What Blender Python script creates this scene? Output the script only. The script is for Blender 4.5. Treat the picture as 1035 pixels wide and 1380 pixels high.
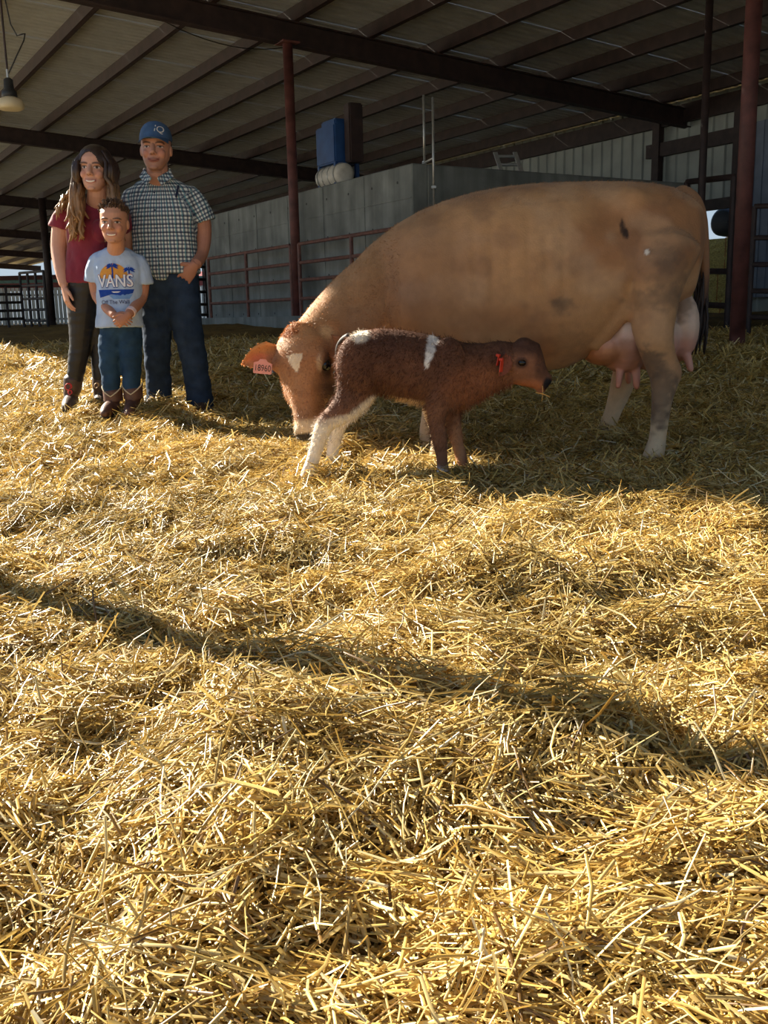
import bpy, bmesh, math, random
import numpy as np
from mathutils import Vector, Matrix, Euler
from mathutils.bvhtree import BVHTree
for o in list(bpy.data.objects): bpy.data.objects.remove(o)
random.seed(7); rng = np.random.default_rng(7)
sc = bpy.context.scene
COL = sc.collection

# ------------------------------------------------------------------ camera
F_PX, W_PX, H_PX = 1300.0, 1035.0, 1380.0
CAM_H, PITCH, ROLL = 0.70, math.radians(11.6), math.radians(1.3)
cam_d = bpy.data.cameras.new('camera'); cam = bpy.data.objects.new('camera', cam_d); COL.objects.link(cam)
cam_d.sensor_fit = 'HORIZONTAL'; cam_d.sensor_width = 36.0; cam_d.lens = 36.0*F_PX/W_PX
cam_d.clip_start = 0.02; cam_d.clip_end = 600
CR = Matrix.Rotation(math.pi/2-PITCH, 3, 'X') @ Matrix.Rotation(-ROLL, 3, 'Z')
cam.matrix_world = Matrix.Translation((0, 0, CAM_H)) @ CR.to_4x4()
sc.camera = cam
def P(px, py, Y):                       # a point of the place at distance Y in front of the camera
    d = CR @ Vector(((px-W_PX/2)/F_PX, -(py-H_PX/2)/F_PX, -1.0))
    return Vector((0, 0, CAM_H)) + d*(Y/d.y)

# ------------------------------------------------------------------ sky, sun, exposure
SUN_EL = math.radians(31.0); SUN_AZ = Vector((0.80, -0.60, 0))      # the way the light travels on the ground
w = bpy.data.worlds.new('sky'); sc.world = w; w.use_nodes = True
nt = w.node_tree; bg = nt.nodes['Background']
tcw = nt.nodes.new('ShaderNodeTexCoord'); sepw = nt.nodes.new('ShaderNodeSeparateXYZ'); ramp = nt.nodes.new('ShaderNodeValToRGB')
nt.links.new(tcw.outputs['Generated'], sepw.inputs[0]); nt.links.new(sepw.outputs['Z'], ramp.inputs[0])
re_ = ramp.color_ramp.elements; re_[0].position = 0.0; re_[0].color = (0.80, 0.92, 1.0, 1); re_[1].position = 0.75; re_[1].color = (0.20, 0.42, 0.88, 1)
e_ = ramp.color_ramp.elements.new(.18); e_.color = (0.50, 0.73, 1.0, 1)
nt.links.new(ramp.outputs[0], bg.inputs[0]); bg.inputs[1].default_value = 0.52
sun_d = bpy.data.lights.new('sun', 'SUN'); sun = bpy.data.objects.new('sun', sun_d); COL.objects.link(sun)
sun_d.energy = 13.0; sun_d.color = (1.0, 0.92, 0.76); sun_d.angle = math.radians(0.6)
sun_dir = Vector((SUN_AZ.x*math.cos(SUN_EL), SUN_AZ.y*math.cos(SUN_EL), -math.sin(SUN_EL)))
sun.rotation_euler = sun_dir.to_track_quat('-Z', 'Y').to_euler(); sun.location = (-8, 8, 9)
sc.view_settings.view_transform = 'Standard'; sc.view_settings.look = 'None'
sc.view_settings.gamma = 1.0; sc.view_settings.use_curve_mapping = False; sc.view_settings.exposure = 0.42

# ------------------------------------------------------------------ helpers
def lin(r, g, b):
    f = lambda c: (c/255/12.92) if c/255 <= 0.04045 else ((c/255+0.055)/1.055)**2.4
    return np.array((f(r), f(g), f(b)))
def hash3(i, j, k, seed):
    h = (i.astype(np.int64)*374761393 + j.astype(np.int64)*668265263 + k.astype(np.int64)*2147483647 + seed*1274126177) & 0xffffffff
    h = ((h ^ (h >> 13))*1274126177) & 0xffffffff
    h = (h ^ (h >> 16)) & 0xffffff
    return h/float(0xffffff)
def noise3(p, scale=1.0, seed=0):        # value noise 0..1, p (N,3)
    q = np.asarray(p)*scale; i = np.floor(q); f = q-i; f = f*f*(3-2*f); i = i.astype(np.int64)
    r = 0
    for a in (0, 1):
        for b in (0, 1):
            for c in (0, 1):
                wgt = (f[:, 0] if a else 1-f[:, 0])*(f[:, 1] if b else 1-f[:, 1])*(f[:, 2] if c else 1-f[:, 2])
                r = r + wgt*hash3(i[:, 0]+a, i[:, 1]+b, i[:, 2]+c, seed)
    return r
def fbm(p, scale=1.0, seed=0, octv=3):
    r = 0; t = 0; a = 1
    for o in range(octv): r = r+a*noise3(p, scale*2**o, seed+o*17); t += a; a *= .5
    return r/t
def sstep(a, b, x):
    t = np.clip((x-a)/(b-a), 0, 1); return t*t*(3-2*t)

def mesh_obj(name, verts, faces, mat=None, parent=None, smooth=False, col=None):
    me = bpy.data.meshes.new(name); me.from_pydata([tuple(v) for v in verts], [], [tuple(f) for f in faces]); me.update()
    o = bpy.data.objects.new(name, me); COL.objects.link(o)
    if mat: me.materials.append(mat)
    if smooth: me.shade_smooth()
    if col is not None: set_col(me, col)
    if parent: o.parent = parent
    return o
def set_col(me, col):
    a = me.color_attributes.new('Col', 'FLOAT_COLOR', 'POINT')
    c = np.ones((len(me.vertices), 4), np.float32); c[:, :3] = col
    a.data.foreach_set('color', c.ravel())
def get_v(me):
    v = np.empty(len(me.vertices)*3, np.float32); me.vertices.foreach_get('co', v); return v.reshape(-1, 3).astype(np.float64)
def get_n(me):
    v = np.empty(len(me.vertices)*3, np.float32); me.vertex_normals.foreach_get('vector', v); return v.reshape(-1, 3).astype(np.float64)
def put_v(me, v): me.vertices.foreach_set('co', np.asarray(v, np.float32).ravel()); me.update()
def tag(o, label=None, cat=None, group=None, kind=None):
    if label: o['label'] = label
    if cat: o['category'] = cat
    if group: o['group'] = group
    if kind: o['kind'] = kind
    return o
def empty(name, loc=(0, 0, 0), parent=None):
    o = bpy.data.objects.new(name, None); COL.objects.link(o); o.location = loc; o.empty_display_size = .1
    if parent: o.parent = parent
    return o
def adopt(root, *objs):                  # parts built at world places become children of root, staying where they are
    inv = Matrix.Translation(-Vector(root.location))
    for o in objs:
        o.parent = root; o.matrix_parent_inverse = inv
    return root

class MB:
    """collects shapes into one mesh"""
    def __init__(s): s.v = []; s.f = []
    def add(s, vs, fs):
        n = len(s.v); s.v += [tuple(v) for v in vs]; s.f += [tuple(i+n for i in f) for f in fs]; return s
    def box(s, c, ax, ay, az):            # centre and three half-vectors
        c, ax, ay, az = map(Vector, (c, ax, ay, az))
        vs = [c+ax*i+ay*j+az*k for k in (-1, 1) for j in (-1, 1) for i in (-1, 1)]
        fs = [(0, 2, 3, 1), (4, 5, 7, 6), (0, 1, 5, 4), (2, 6, 7, 3), (0, 4, 6, 2), (1, 3, 7, 5)]
        if ax.cross(ay).dot(az) < 0: fs = [f[::-1] for f in fs]
        return s.add(vs, fs)
    def loft(s, secs, n=20):              # secs: (centre, a, b, ra, rb_plus, rb_minus[, power])
        vs = []; fs = []
        for sec in secs:
            c, a, b, ra, rp, rm = sec[:6]; e = sec[6] if len(sec) > 6 else 1.0
            for k in range(n):
                t = 2*math.pi*k/n; ct, st = math.cos(t), math.sin(t)
                ct = math.copysign(abs(ct)**e, ct); st = math.copysign(abs(st)**e, st)
                vs.append(Vector(c)+Vector(a)*(ra*ct)+Vector(b)*((rp if st > 0 else rm)*st))
        m = len(secs)
        for i in range(m-1):
            for k in range(n): fs.append((i*n+k, i*n+(k+1) % n, (i+1)*n+(k+1) % n, (i+1)*n+k))
        vs.append(Vector(secs[0][0])); vs.append(Vector(secs[-1][0]))
        for k in range(n):
            fs.append((m*n, (k+1) % n, k)); fs.append((m*n+1, (m-1)*n+k, (m-1)*n+(k+1) % n))
        # orientation
        a0 = Vector(secs[0][1]).cross(Vector(secs[0][2])).dot(Vector(secs[-1][0])-Vector(secs[0][0]))
        if a0 < 0: fs = [f[::-1] for f in fs]
        return s.add(vs, fs)
    def tube(s, pts, rad, n=12, ref=(0, 1, 0), sub=3, round_end=True):
        """pts along the path; rad scalars or (r_across, r_along_ref); smoothed by Catmull-Rom"""
        pts = [Vector(p) for p in pts]; rad = [(r, r) if not isinstance(r, (tuple, list)) else tuple(r) for r in rad]
        Q = []; R = []; m = len(pts)
        for i in range(m-1):
            p0, p1, p2, p3 = pts[max(i-1, 0)], pts[i], pts[i+1], pts[min(i+2, m-1)]
            r0, r1, r2, r3 = rad[max(i-1, 0)], rad[i], rad[i+1], rad[min(i+2, m-1)]
            for k in range(sub):
                t = k/sub
                cr = lambda a, b, c, d: 0.5*((2*b)+(c-a)*t+(2*a-5*b+4*c-d)*t*t+(-a+3*b-3*c+d)*t**3)
                Q.append(cr(p0, p1, p2, p3)); R.append(tuple(max(cr(r0[q], r1[q], r2[q], r3[q]), .2*min(r1[q], r2[q])) for q in (0, 1)))
        Q.append(pts[-1]); R.append(rad[-1])
        secs = []; ref = Vector(ref)
        for i in range(len(Q)):
            t = (Q[min(i+1, len(Q)-1)]-Q[max(i-1, 0)]).normalized()
            b = ref-t*ref.dot(t)
            if b.length < 1e-3: b = Vector((1, 0.1, 0))-t*Vector((1, .1, 0)).dot(t)
            b.normalize(); a = t.cross(b)
            if round_end and i == 0:
                secs.append((Q[0]-t*min(R[0])*.55, -a, b, R[0][0]*.55, R[0][1]*.55, R[0][1]*.55))
            secs.append((Q[i], -a, b, R[i][0], R[i][1], R[i][1]))
            if round_end and i == len(Q)-1:
                secs.append((Q[i]+t*min(R[i])*.55, -a, b, R[i][0]*.55, R[i][1]*.55, R[i][1]*.55))
        return s.loft(secs, n)
    def ell(s, c, ax, ay, az, n=16, m=10):
        c, ax, ay, az = map(Vector, (c, ax, ay, az)); vs = [c-az]; fs = []
        for j in range(1, m):
            ph = -math.pi/2+math.pi*j/m
            for k in range(n):
                t = 2*math.pi*k/n
                vs.append(c+ax*(math.cos(ph)*math.cos(t))+ay*(math.cos(ph)*math.sin(t))+az*math.sin(ph))
        vs.append(c+az)
        for k in range(n): fs.append((0, 1+(k+1) % n, 1+k))
        for j in range(m-2):
            for k in range(n): fs.append((1+j*n+k, 1+j*n+(k+1) % n, 1+(j+1)*n+(k+1) % n, 1+(j+1)*n+k))
        b = 1+(m-2)*n
        for k in range(n): fs.append((b+k, b+(k+1) % n, len(vs)-1))
        if ax.cross(ay).dot(az) < 0: fs = [f[::-1] for f in fs]
        return s.add(vs, fs)
    def pipe(s, a, b, r, n=10):
        a, b = Vector(a), Vector(b); t = (b-a).normalized()
        u = t.orthogonal().normalized(); v = t.cross(u)
        vs = [p+u*(r*math.cos(2*math.pi*k/n))+v*(r*math.sin(2*math.pi*k/n)) for p in (a, b) for k in range(n)]
        fs = [(k, (k+1) % n, n+(k+1) % n, n+k) for k in range(n)]+[tuple(range(n))[::-1], tuple(range(n, 2*n))]
        return s.add(vs, fs)
    def build(s, name, mat=None, parent=None, smooth=False, col=None): return mesh_obj(name, s.v, s.f, mat, parent, smooth, col)
    def meld(s, voxel, it=6, fac=.5):      # melt the shapes into one continuous skin; returns verts, faces
        o = mesh_obj('tmp_meld', s.v, s.f)
        m = o.modifiers.new('r', 'REMESH'); m.mode = 'VOXEL'; m.voxel_size = voxel; m.adaptivity = 0
        if it:
            q = o.modifiers.new('s', 'SMOOTH'); q.iterations = it; q.factor = fac
        dg = bpy.context.evaluated_depsgraph_get(); ev = o.evaluated_get(dg); me = bpy.data.meshes.new_from_object(ev)
        v = get_v(me); f = [tuple(p.vertices) for p in me.polygons]
        old = o.data; bpy.data.objects.remove(o); bpy.data.meshes.remove(old); bpy.data.meshes.remove(me)
        return v, f
def join_vf(*vf):
    V = []; Fc = []; n = 0
    for v, f in vf:
        V.append(np.asarray(v, float).reshape(-1, 3)); Fc += [tuple(i+n for i in q) for q in f]; n += len(V[-1])
    return np.vstack(V), Fc

# ------------------------------------------------------------------ materials
MATS = {}
def mat(name, rgb, rough=.7, var=.15, vscale=8, bump=.0, bscale=30, metal=0., attr=False, rgb2=None, spec=.5, stretch=(1, 1, 1), sheen=0, trans=0):
    if name in MATS: return MATS[name]
    m = bpy.data.materials.new(name); m.use_nodes = True; n = m.node_tree.nodes; L = m.node_tree.links
    b = n['Principled BSDF']; b.inputs['Roughness'].default_value = rough; b.inputs['Metallic'].default_value = metal
    b.inputs['Specular IOR Level'].default_value = spec
    if sheen: b.inputs['Sheen Weight'].default_value = sheen
    tc = n.new('ShaderNodeTexCoord'); mp = n.new('ShaderNodeMapping'); mp.inputs['Scale'].default_value = stretch
    L.new(tc.outputs['Object'], mp.inputs[0])
    nz = n.new('ShaderNodeTexNoise'); nz.inputs['Scale'].default_value = vscale; nz.inputs['Detail'].default_value = 6
    L.new(mp.outputs[0], nz.inputs['Vector'])
    mix = n.new('ShaderNodeMix'); mix.data_type = 'RGBA'
    c = lin(*rgb)
    if attr:
        at = n.new('ShaderNodeAttribute'); at.attribute_name = 'Col'
        mul = n.new('ShaderNodeMix'); mul.data_type = 'RGBA'; mul.blend_type = 'MULTIPLY'; mul.inputs[0].default_value = 1
        L.new(at.outputs['Color'], mul.inputs[6])
        cr = n.new('ShaderNodeMapRange'); cr.inputs[1].default_value = .3; cr.inputs[2].default_value = .7
        cr.inputs[3].default_value = 1-var; cr.inputs[4].default_value = 1+var
        L.new(nz.outputs[0], cr.inputs[0]); L.new(cr.outputs[0], mul.inputs[7])
        L.new(mul.outputs[2], b.inputs['Base Color'])
    else:
        c2 = lin(*rgb2) if rgb2 is not None else np.clip(c*(1+var*2), 0, 1)
        c1 = c if rgb2 is not None else c*(1-var)
        mix.inputs[6].default_value = (*c1, 1); mix.inputs[7].default_value = (*c2, 1)
        cr = n.new('ShaderNodeMapRange'); cr.inputs[1].default_value = .3; cr.inputs[2].default_value = .7
        L.new(nz.outputs[0], cr.inputs[0]); L.new(cr.outputs[0], mix.inputs[0]); L.new(mix.outputs[2], b.inputs['Base Color'])
    if bump:
        n2 = n.new('ShaderNodeTexNoise'); n2.inputs['Scale'].default_value = bscale; n2.inputs['Detail'].default_value = 4
        L.new(mp.outputs[0], n2.inputs['Vector'])
        bp = n.new('ShaderNodeBump'); bp.inputs['Strength'].default_value = bump; bp.inputs['Distance'].default_value = .01
        L.new(n2.outputs[0], bp.inputs['Height']); L.new(bp.outputs[0], b.inputs['Normal'])
    if trans:
        out = n['Material Output']; tr = n.new('ShaderNodeBsdfTranslucent'); ms = n.new('ShaderNodeMixShader'); ms.inputs[0].default_value = trans
        src = b.inputs['Base Color'].links[0].from_socket; L.new(src, tr.inputs[0])
        L.new(b.outputs[0], ms.inputs[1]); L.new(tr.outputs[0], ms.inputs[2]); L.new(ms.outputs[0], out.inputs[0])
    MATS[name] = m; return m

# ------------------------------------------------------------------ the barn's own axes: U runs along the purlins, V along the rafters
U = Vector((-0.52, 0.8542, 0)); V = Vector((0.8542, 0.52, 0)); Z = Vector((0, 0, 1))
def B(u, v, z=0): return U*u+V*v+Z*z
def rafter_z(v): return 4.68-0.06*(v-6.86)           # underside of the rafters
RAFT, PURL = 0.34, 0.20
SLOPE = (V-Z*0.06).normalized()
V_EAVE = -0.95

# ------------------------------------------------------------------ ground
BUMPS = [(P(620, 622, 4.15), .035, .25), (P(447, 640, 4.1), .02, .2), (P(225, 556, 6.0), .05, .22), (P(215, 545, 6.1), .03, .3), (P(110, 565, 6.0), .03, .25),
         (P(815, 592, 4.95), .03, .3), (P(300, 548, 6.3), -.02, .3), (P(350, 940, 1.65), .035, .12), (P(330, 985, 1.55), .03, .09),
         (P(560, 1040, 1.45), .02, .15), (P(850, 1050, 1.45), .025, .2), (P(430, 690, 3.3), .03, .25), (P(640, 790, 2.5), .02, .2),
         (P(120, 1050, 1.45), -.025, .08), (P(70, 1290, 1.0), -.03, .07), (P(600, 1250, 1.05), -.025, .07), (P(420, 780, 2.6), -.03, .13), (P(870, 1190, 1.15), -.03, .08),
         (P(790, 910, 1.9), -.035, .1), (P(690, 860, 2.1), -.03, .09), (P(930, 845, 2.15), -.03, .08), (P(200, 935, 1.7), -.02, .08)]
def base_g(y):
    t = y-4.4; r = 0.046*(t+np.sqrt(t*t+.5))/2*1.0
    return np.minimum(r, .58)
def ground(x, y, fine=True):
    x = np.asarray(x, float); y = np.asarray(y, float)
    p = np.stack([x, y, np.zeros_like(x)], -1).reshape(-1, 3)
    h = base_g(y).reshape(-1)
    fade = 1/(1+np.maximum(0, y.reshape(-1)-8)*.06)
    h = h+fade*((noise3(p, 1.6, 3)-.5)*.07+(noise3(p, 4.3, 5)-.5)*.05+(np.abs(noise3(p, 9, 9)-.5)-.2)*-.06)
    for c, a, s in BUMPS:
        h = h+a*np.exp(-((p[:, 0]-c.x)**2+(p[:, 1]-c.y)**2)/(2*s*s))
    return h.reshape(x.shape)
def gz(x, y): return float(ground(np.array([x]), np.array([y]))[0])

def axis_pts(segs):
    out = []
    for a, b, d in segs: out += list(np.arange(a, b-1e-6, d))
    return np.array(out)
gx = axis_pts([(-70, -20, 6), (-20, -6, 1), (-6, -3, .12), (-3, 3, .045), (3, 6, .12), (6, 20, 1), (20, 71, 6)])
gy = axis_pts([(-30, -2, 4), (-2, 0.2, .3), (.2, 7, .045), (7, 13, .1), (13, 24, .5), (24, 120, 6)])
GX, GY = np.meshgrid(gx, gy); GZ = ground(GX, GY)
nx, ny = len(gx), len(gy)
idx = np.arange(nx*ny).reshape(ny, nx)
gf = np.stack([idx[:-1, :-1], idx[:-1, 1:], idx[1:, 1:], idx[1:, :-1]], -1).reshape(-1, 4)
def fast_mesh(name, v, quads, mat=None, smooth=False, col=None):
    me = bpy.data.meshes.new(name); me.vertices.add(len(v)); me.vertices.foreach_set('co', np.asarray(v, np.float32).ravel())
    q = np.asarray(quads, np.int32); k = q.shape[1]
    me.loops.add(q.size); me.loops.foreach_set('vertex_index', q.ravel())
    me.polygons.add(len(q)); me.polygons.foreach_set('loop_start', np.arange(0, q.size, k, dtype=np.int32)); me.polygons.foreach_set('loop_total', np.full(len(q), k, np.int32))
    me.update(calc_edges=True)
    if mat: me.materials.append(mat)
    if smooth: me.shade_smooth()
    if col is not None: set_col(me, col)
    o = bpy.data.objects.new(name, me); COL.objects.link(o); return o

def straw_ground_mat():
    m = bpy.data.materials.new('matted straw'); m.use_nodes = True; n = m.node_tree.nodes; L = m.node_tree.links; b = n['Principled BSDF']
    b.inputs['Roughness'].default_value = .8; b.inputs['Specular IOR Level'].default_value = .2
    tc = n.new('ShaderNodeTexCoord'); hs = []; warp = n.new('ShaderNodeTexNoise'); warp.inputs['Scale'].default_value = 5
    L.new(tc.outputs['Object'], warp.inputs['Vector'])
    for ang, s in ((.3, (14, 130, 14)), (1.3, (15, 120, 15)), (2.3, (16, 140, 16))):
        mp = n.new('ShaderNodeMapping'); mp.inputs['Rotation'].default_value = (0, 0, ang); mp.inputs['Scale'].default_value = s
        add = n.new('ShaderNodeVectorMath'); add.operation = 'MULTIPLY_ADD'; add.inputs[1].default_value = (.12, .12, 0)
        L.new(warp.outputs['Color'], add.inputs[0]); L.new(tc.outputs['Object'], add.inputs[2]); L.new(add.outputs[0], mp.inputs[0])
        nz = n.new('ShaderNodeTexNoise'); nz.inputs['Scale'].default_value = 1; nz.inputs['Detail'].default_value = 3; L.new(mp.outputs[0], nz.inputs['Vector']); hs.append(nz)
    mx = n.new('ShaderNodeMath'); mx.operation = 'MAXIMUM'; L.new(hs[0].outputs[0], mx.inputs[0]); L.new(hs[1].outputs[0], mx.inputs[1])
    m2 = n.new('ShaderNodeMath'); m2.operation = 'MAXIMUM'; L.new(mx.outputs[0], m2.inputs[0]); L.new(hs[2].outputs[0], m2.inputs[1])
    big = n.new('ShaderNodeTexNoise'); big.inputs['Scale'].default_value = 2.2; big.inputs['Detail'].default_value = 5; L.new(tc.outputs['Object'], big.inputs['Vector'])
    sm = n.new('ShaderNodeMath'); sm.operation = 'MULTIPLY_ADD'; sm.inputs[1].default_value = .35; L.new(big.outputs[0], sm.inputs[0]); L.new(m2.outputs[0], sm.inputs[2])
    cr = n.new('ShaderNodeValToRGB'); e = cr.color_ramp.elements
    e[0].position = .55; e[0].color = (*lin(40, 29, 13), 1); e[1].position = .98; e[1].color = (*lin(160, 130, 70), 1)  # dark base stands in for the shade down between the stalks
    L.new(sm.outputs[0], cr.inputs[0])
    dt = n.new('ShaderNodeVectorMath'); dt.operation = 'DOT_PRODUCT'; dt.inputs[1].default_value = (.8542, .52, 0); L.new(tc.outputs['Object'], dt.inputs[0])   # yard dirt outside the eave, made pale to bounce light onto the roof
    yd = n.new('ShaderNodeMapRange'); yd.inputs[1].default_value = -.9; yd.inputs[2].default_value = -1.9; L.new(dt.outputs['Value'], yd.inputs[0])
    dirt = n.new('ShaderNodeMix'); dirt.data_type = 'RGBA'; dirt.inputs[6].default_value = (*lin(168, 156, 136), 1); dirt.inputs[7].default_value = (*lin(206, 196, 176), 1); L.new(big.outputs[0], dirt.inputs[0])
    ymix = n.new('ShaderNodeMix'); ymix.data_type = 'RGBA'; L.new(yd.outputs[0], ymix.inputs[0]); L.new(cr.outputs[0], ymix.inputs[6]); L.new(dirt.outputs[2], ymix.inputs[7]); L.new(ymix.outputs[2], b.inputs['Base Color'])
    bp = n.new('ShaderNodeBump'); bp.inputs['Strength'].default_value = .9; bp.inputs['Distance'].default_value = .02
    L.new(m2.outputs[0], bp.inputs['Height']); L.new(bp.outputs[0], b.inputs['Normal'])
    return m
M_STRAWG = straw_ground_mat()
floor = fast_mesh('floor', np.stack([GX, GY, GZ], -1).reshape(-1, 3), gf, M_STRAWG, True)
tag(floor, 'matted golden straw bedding floor of the cattle pen', None, kind='structure')
# ------------------------------------------------------------------ the barn: roof, rafters, purlins
M_ROOF = mat('galvanised roof sheet', (184, 187, 184), .42, .08, 3, metal=.35)
M_RED = mat('rusty red oxide steel', (92, 52, 46), .6, .3, 6, bump=.15, bscale=60)
M_DARK = mat('dark brown steel', (48, 34, 32), .6, .3, 6, bump=.1, bscale=50)
M_PIPE = mat('weathered pipe rail', (104, 66, 56), .55, .3, 12, bump=.15, bscale=80)
U0, U1, VR = -6.0, 75.0, 15.9  # roof's near end runs on unseen behind the camera to cut sky fill
ceiling = empty('ceiling', B(14, 7, 5.2)); tag(ceiling, 'sloping corrugated metal barn roof on dark purlins and rafters', None, kind='structure')
PW = 0.92; npan = int((U1-U0)/PW)
def roof_panel_mesh():
    prof = []; nr = 5; p = PW/nr
    for i in range(nr):
        x = i*p; prof += [(x, 0), (x+p*.55, 0), (x+p*.66, .032), (x+p*.87, .032)]
    prof.append((PW, 0)); vs = []; fs = []
    lens = [0, (VR-V_EAVE)/abs(SLOPE.dot(V))]
    for t in lens:
        for (x, h) in prof: vs.append(U*x+SLOPE*t+Z*h)
    k = len(prof)
    for i in range(k-1): fs.append((i, k+i, k+i+1, i+1))
    me = bpy.data.meshes.new('roof_panel'); me.from_pydata([tuple(v) for v in vs], [], fs); me.update(); me.materials.append(M_ROOF)
    return me
rp = roof_panel_mesh()
for i in range(npan):
    o = bpy.data.objects.new('roof_panel', rp); COL.objects.link(o)
    o.location = B(U0+i*PW, V_EAVE, rafter_z(V_EAVE)+RAFT+PURL+.001*(i % 2)); adopt(ceiling, o)
def purlin_mesh():
    mb = MB(); h = PURL/2; L = (U1-U0)/2; up = V.cross(U)
    mb.box((0, 0, 0), U*L, V*.012, Z*h); mb.box(V*.04+Z*(h-.008), U*L, V*.04, Z*.008); mb.box(V*.04-Z*(h-.008), U*L, V*.04, Z*.008)
    mb.box(V*.074-Z*(h-.03), U*L, V*.006, Z*.03)
    me = bpy.data.meshes.new('purlin'); me.from_pydata(mb.v, [], mb.f); me.update(); me.materials.append(M_DARK); return me
pm = purlin_mesh()
for i in range(13):
    v = -0.75+i*1.305
    o = bpy.data.objects.new('purlin', pm); COL.objects.link(o); o.location = B((U0+U1)/2, v, rafter_z(v)+RAFT+PURL/2-.004); adopt(ceiling, o)
RAFTERS = [5.6, 13.97, 24.7, 36.5, 48.0, 59.5, 71.0]
def rafter_mesh():
    mb = MB(); n_ = SLOPE.cross(U).normalized(); n_ = n_ if n_.z > 0 else -n_
    L = (VR-V_EAVE)/2; c = Vector((0, 0, 0))
    mb.box(c, SLOPE*L, U*.01, n_*(RAFT/2)); mb.box(c+n_*(RAFT/2-.01), SLOPE*L, U*.085, n_*.01); mb.box(c-n_*(RAFT/2-.01), SLOPE*L, U*.085, n_*.01)
    me = bpy.data.meshes.new('rafter'); me.from_pydata(mb.v, [], mb.f); me.update(); me.materials.append(M_DARK); return me
rm = rafter_mesh()
for u in RAFTERS:
    o = bpy.data.objects.new('rafter', rm); COL.objects.link(o); v = (VR+V_EAVE)/2
    o.location = B(u, v, rafter_z(v)+RAFT/2); adopt(ceiling, o)

# ------------------------------------------------------------------ steel columns
def column(x, y, top, r, label, m=M_RED):
    z0 = gz(x, y)-.25
    c = empty('steel_column', (x, y, z0+.25))
    a = MB().pipe((x, y, z0), (x, y, top), r, 20).build('shaft', m); a.data.shade_smooth()
    for p in a.data.polygons:
        if len(p.vertices) > 4: p.use_smooth = False
    b = MB().box((x, y, top-.01), U*.14, V*.14, Z*.012).build('cap_plate', m)
    adopt(c, a, b); tag(c, label, 'column', 'steel roof columns'); return c
p1 = P(402, 430, 15.5); column(p1.x, p1.y, rafter_z(p1.dot(V))+.02, .075, 'slim rust-red steel column between the two pipe gates at the concrete wall')
p2 = P(993, 465, 10.2); column(p2.x, p2.y, rafter_z(p2.dot(V))+.5, .08, 'thick maroon steel column standing behind the cow\'s tail at the right')
p3 = P(938, 440, 13.5); column(p3.x, p3.y, rafter_z(p3.dot(V))+.4, .05, 'thin dark steel column rising behind the cow\'s rump', M_DARK)
p4 = P(72, 445, 33.0); column(p4.x, p4.y, rafter_z(p4.dot(V))+.02, .12, 'dark steel column on the left beside the woman\'s arm', M_DARK)
pe = P(0, 815, 2.40); s_ = (pe.dot(V)-V_EAVE-.1)/.371; pe = Vector((pe.x-.8*s_, pe.y+.6*s_, 0))
column(pe.x, pe.y, rafter_z(V_EAVE)+RAFT, .065, 'steel eave column outside the picture whose shadow crosses the straw')

# ------------------------------------------------------------------ concrete wall
M_CONC = mat('cast concrete', (120, 124, 120), .85, .22, 2.2, bump=.25, bscale=14)
def conc_nodes(m):
    n = m.node_tree.nodes; L = m.node_tree.links; b = n['Principled BSDF']; old = b.inputs['Base Color'].links[0].from_socket
    tc = n.new('ShaderNodeTexCoord'); mp = n.new('ShaderNodeMapping'); mp.inputs['Scale'].default_value = (3.5, 3.5, .25); L.new(tc.outputs['Object'], mp.inputs[0])
    nz = n.new('ShaderNodeTexNoise'); nz.inputs['Scale'].default_value = 1.6; nz.inputs['Detail'].default_value = 6; L.new(mp.outputs[0], nz.inputs[0])
    mr = n.new('ShaderNodeMapRange'); mr.inputs[1].default_value = .35; mr.inputs[2].default_value = .7; mr.inputs[3].default_value = .72; mr.inputs[4].default_value = 1.12; L.new(nz.outputs[0], mr.inputs[0])
    mu = n.new('ShaderNodeMix'); mu.data_type = 'RGBA'; mu.blend_type = 'MULTIPLY'; mu.inputs[0].default_value = 1
    L.new(old, mu.inputs[6]); L.new(mr.outputs[0], mu.inputs[7]); L.new(mu.outputs[2], b.inputs['Base Color'])
conc_nodes(M_CONC)
CC = Vector((P(556, 300, 13.1).x, 13.1, 0)); uc, vc = CC.dot(U), CC.dot(V); LW, LV, TZ = 7.35, 5.0, 2.60
wall_back = MB()
wall_back.box(B(uc+LW/2, vc+.125, (TZ+.2)/2), U*(LW/2), V*.125, Z*((TZ-.2)/2))
wall_back.box(B(uc+.125, vc+.25+LV/2, (TZ+.2)/2), U*.125, V*(LV/2), Z*((TZ-.2)/2))
wall_back = wall_back.build('wall_back', M_CONC)
tag(wall_back, 'grey cast concrete bunker wall with streaks and form marks', None, kind='structure')
bm = bmesh.new(); bm.from_mesh(wall_back.data); bmesh.ops.bevel(bm, geom=bm.edges[:], offset=.015, segments=1, affect='EDGES'); bm.to_mesh(wall_back.data); bm.free()
M_TIE = mat('form tie mark', (66, 66, 64), .9)
for i in range(11):
    for j in range(4):
        a = B(uc+.35+i*.66, vc-.003, .75+j*.55)
        o = MB().pipe(a, a+V*.01, .018, 8).build('form_tie', M_TIE); o.parent = wall_back
for i in range(1, 6):                                                  # form-panel joints stand slightly proud
    a = B(uc+i*1.22, vc-.003, (TZ+.3)/2)
    o = MB().box(a, U*.008, V*.005, Z*((TZ-.35)/2)).build('form_seam', M_CONC); o.parent = wall_back
o = MB().box(B(uc+LW/2, vc-.003, TZ-.42), U*(LW/2-.02), V*.006, Z*.008).build('form_seam', M_CONC); o.parent = wall_back
trim = MB().box(B(uc+LW/2, vc-.25, .58), U*(LW/2+.3), V*.22, Z*.12).build('trim_1', M_CONC)
tag(trim, 'low concrete footing along the base of the bunker wall', None, kind='structure')

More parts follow.
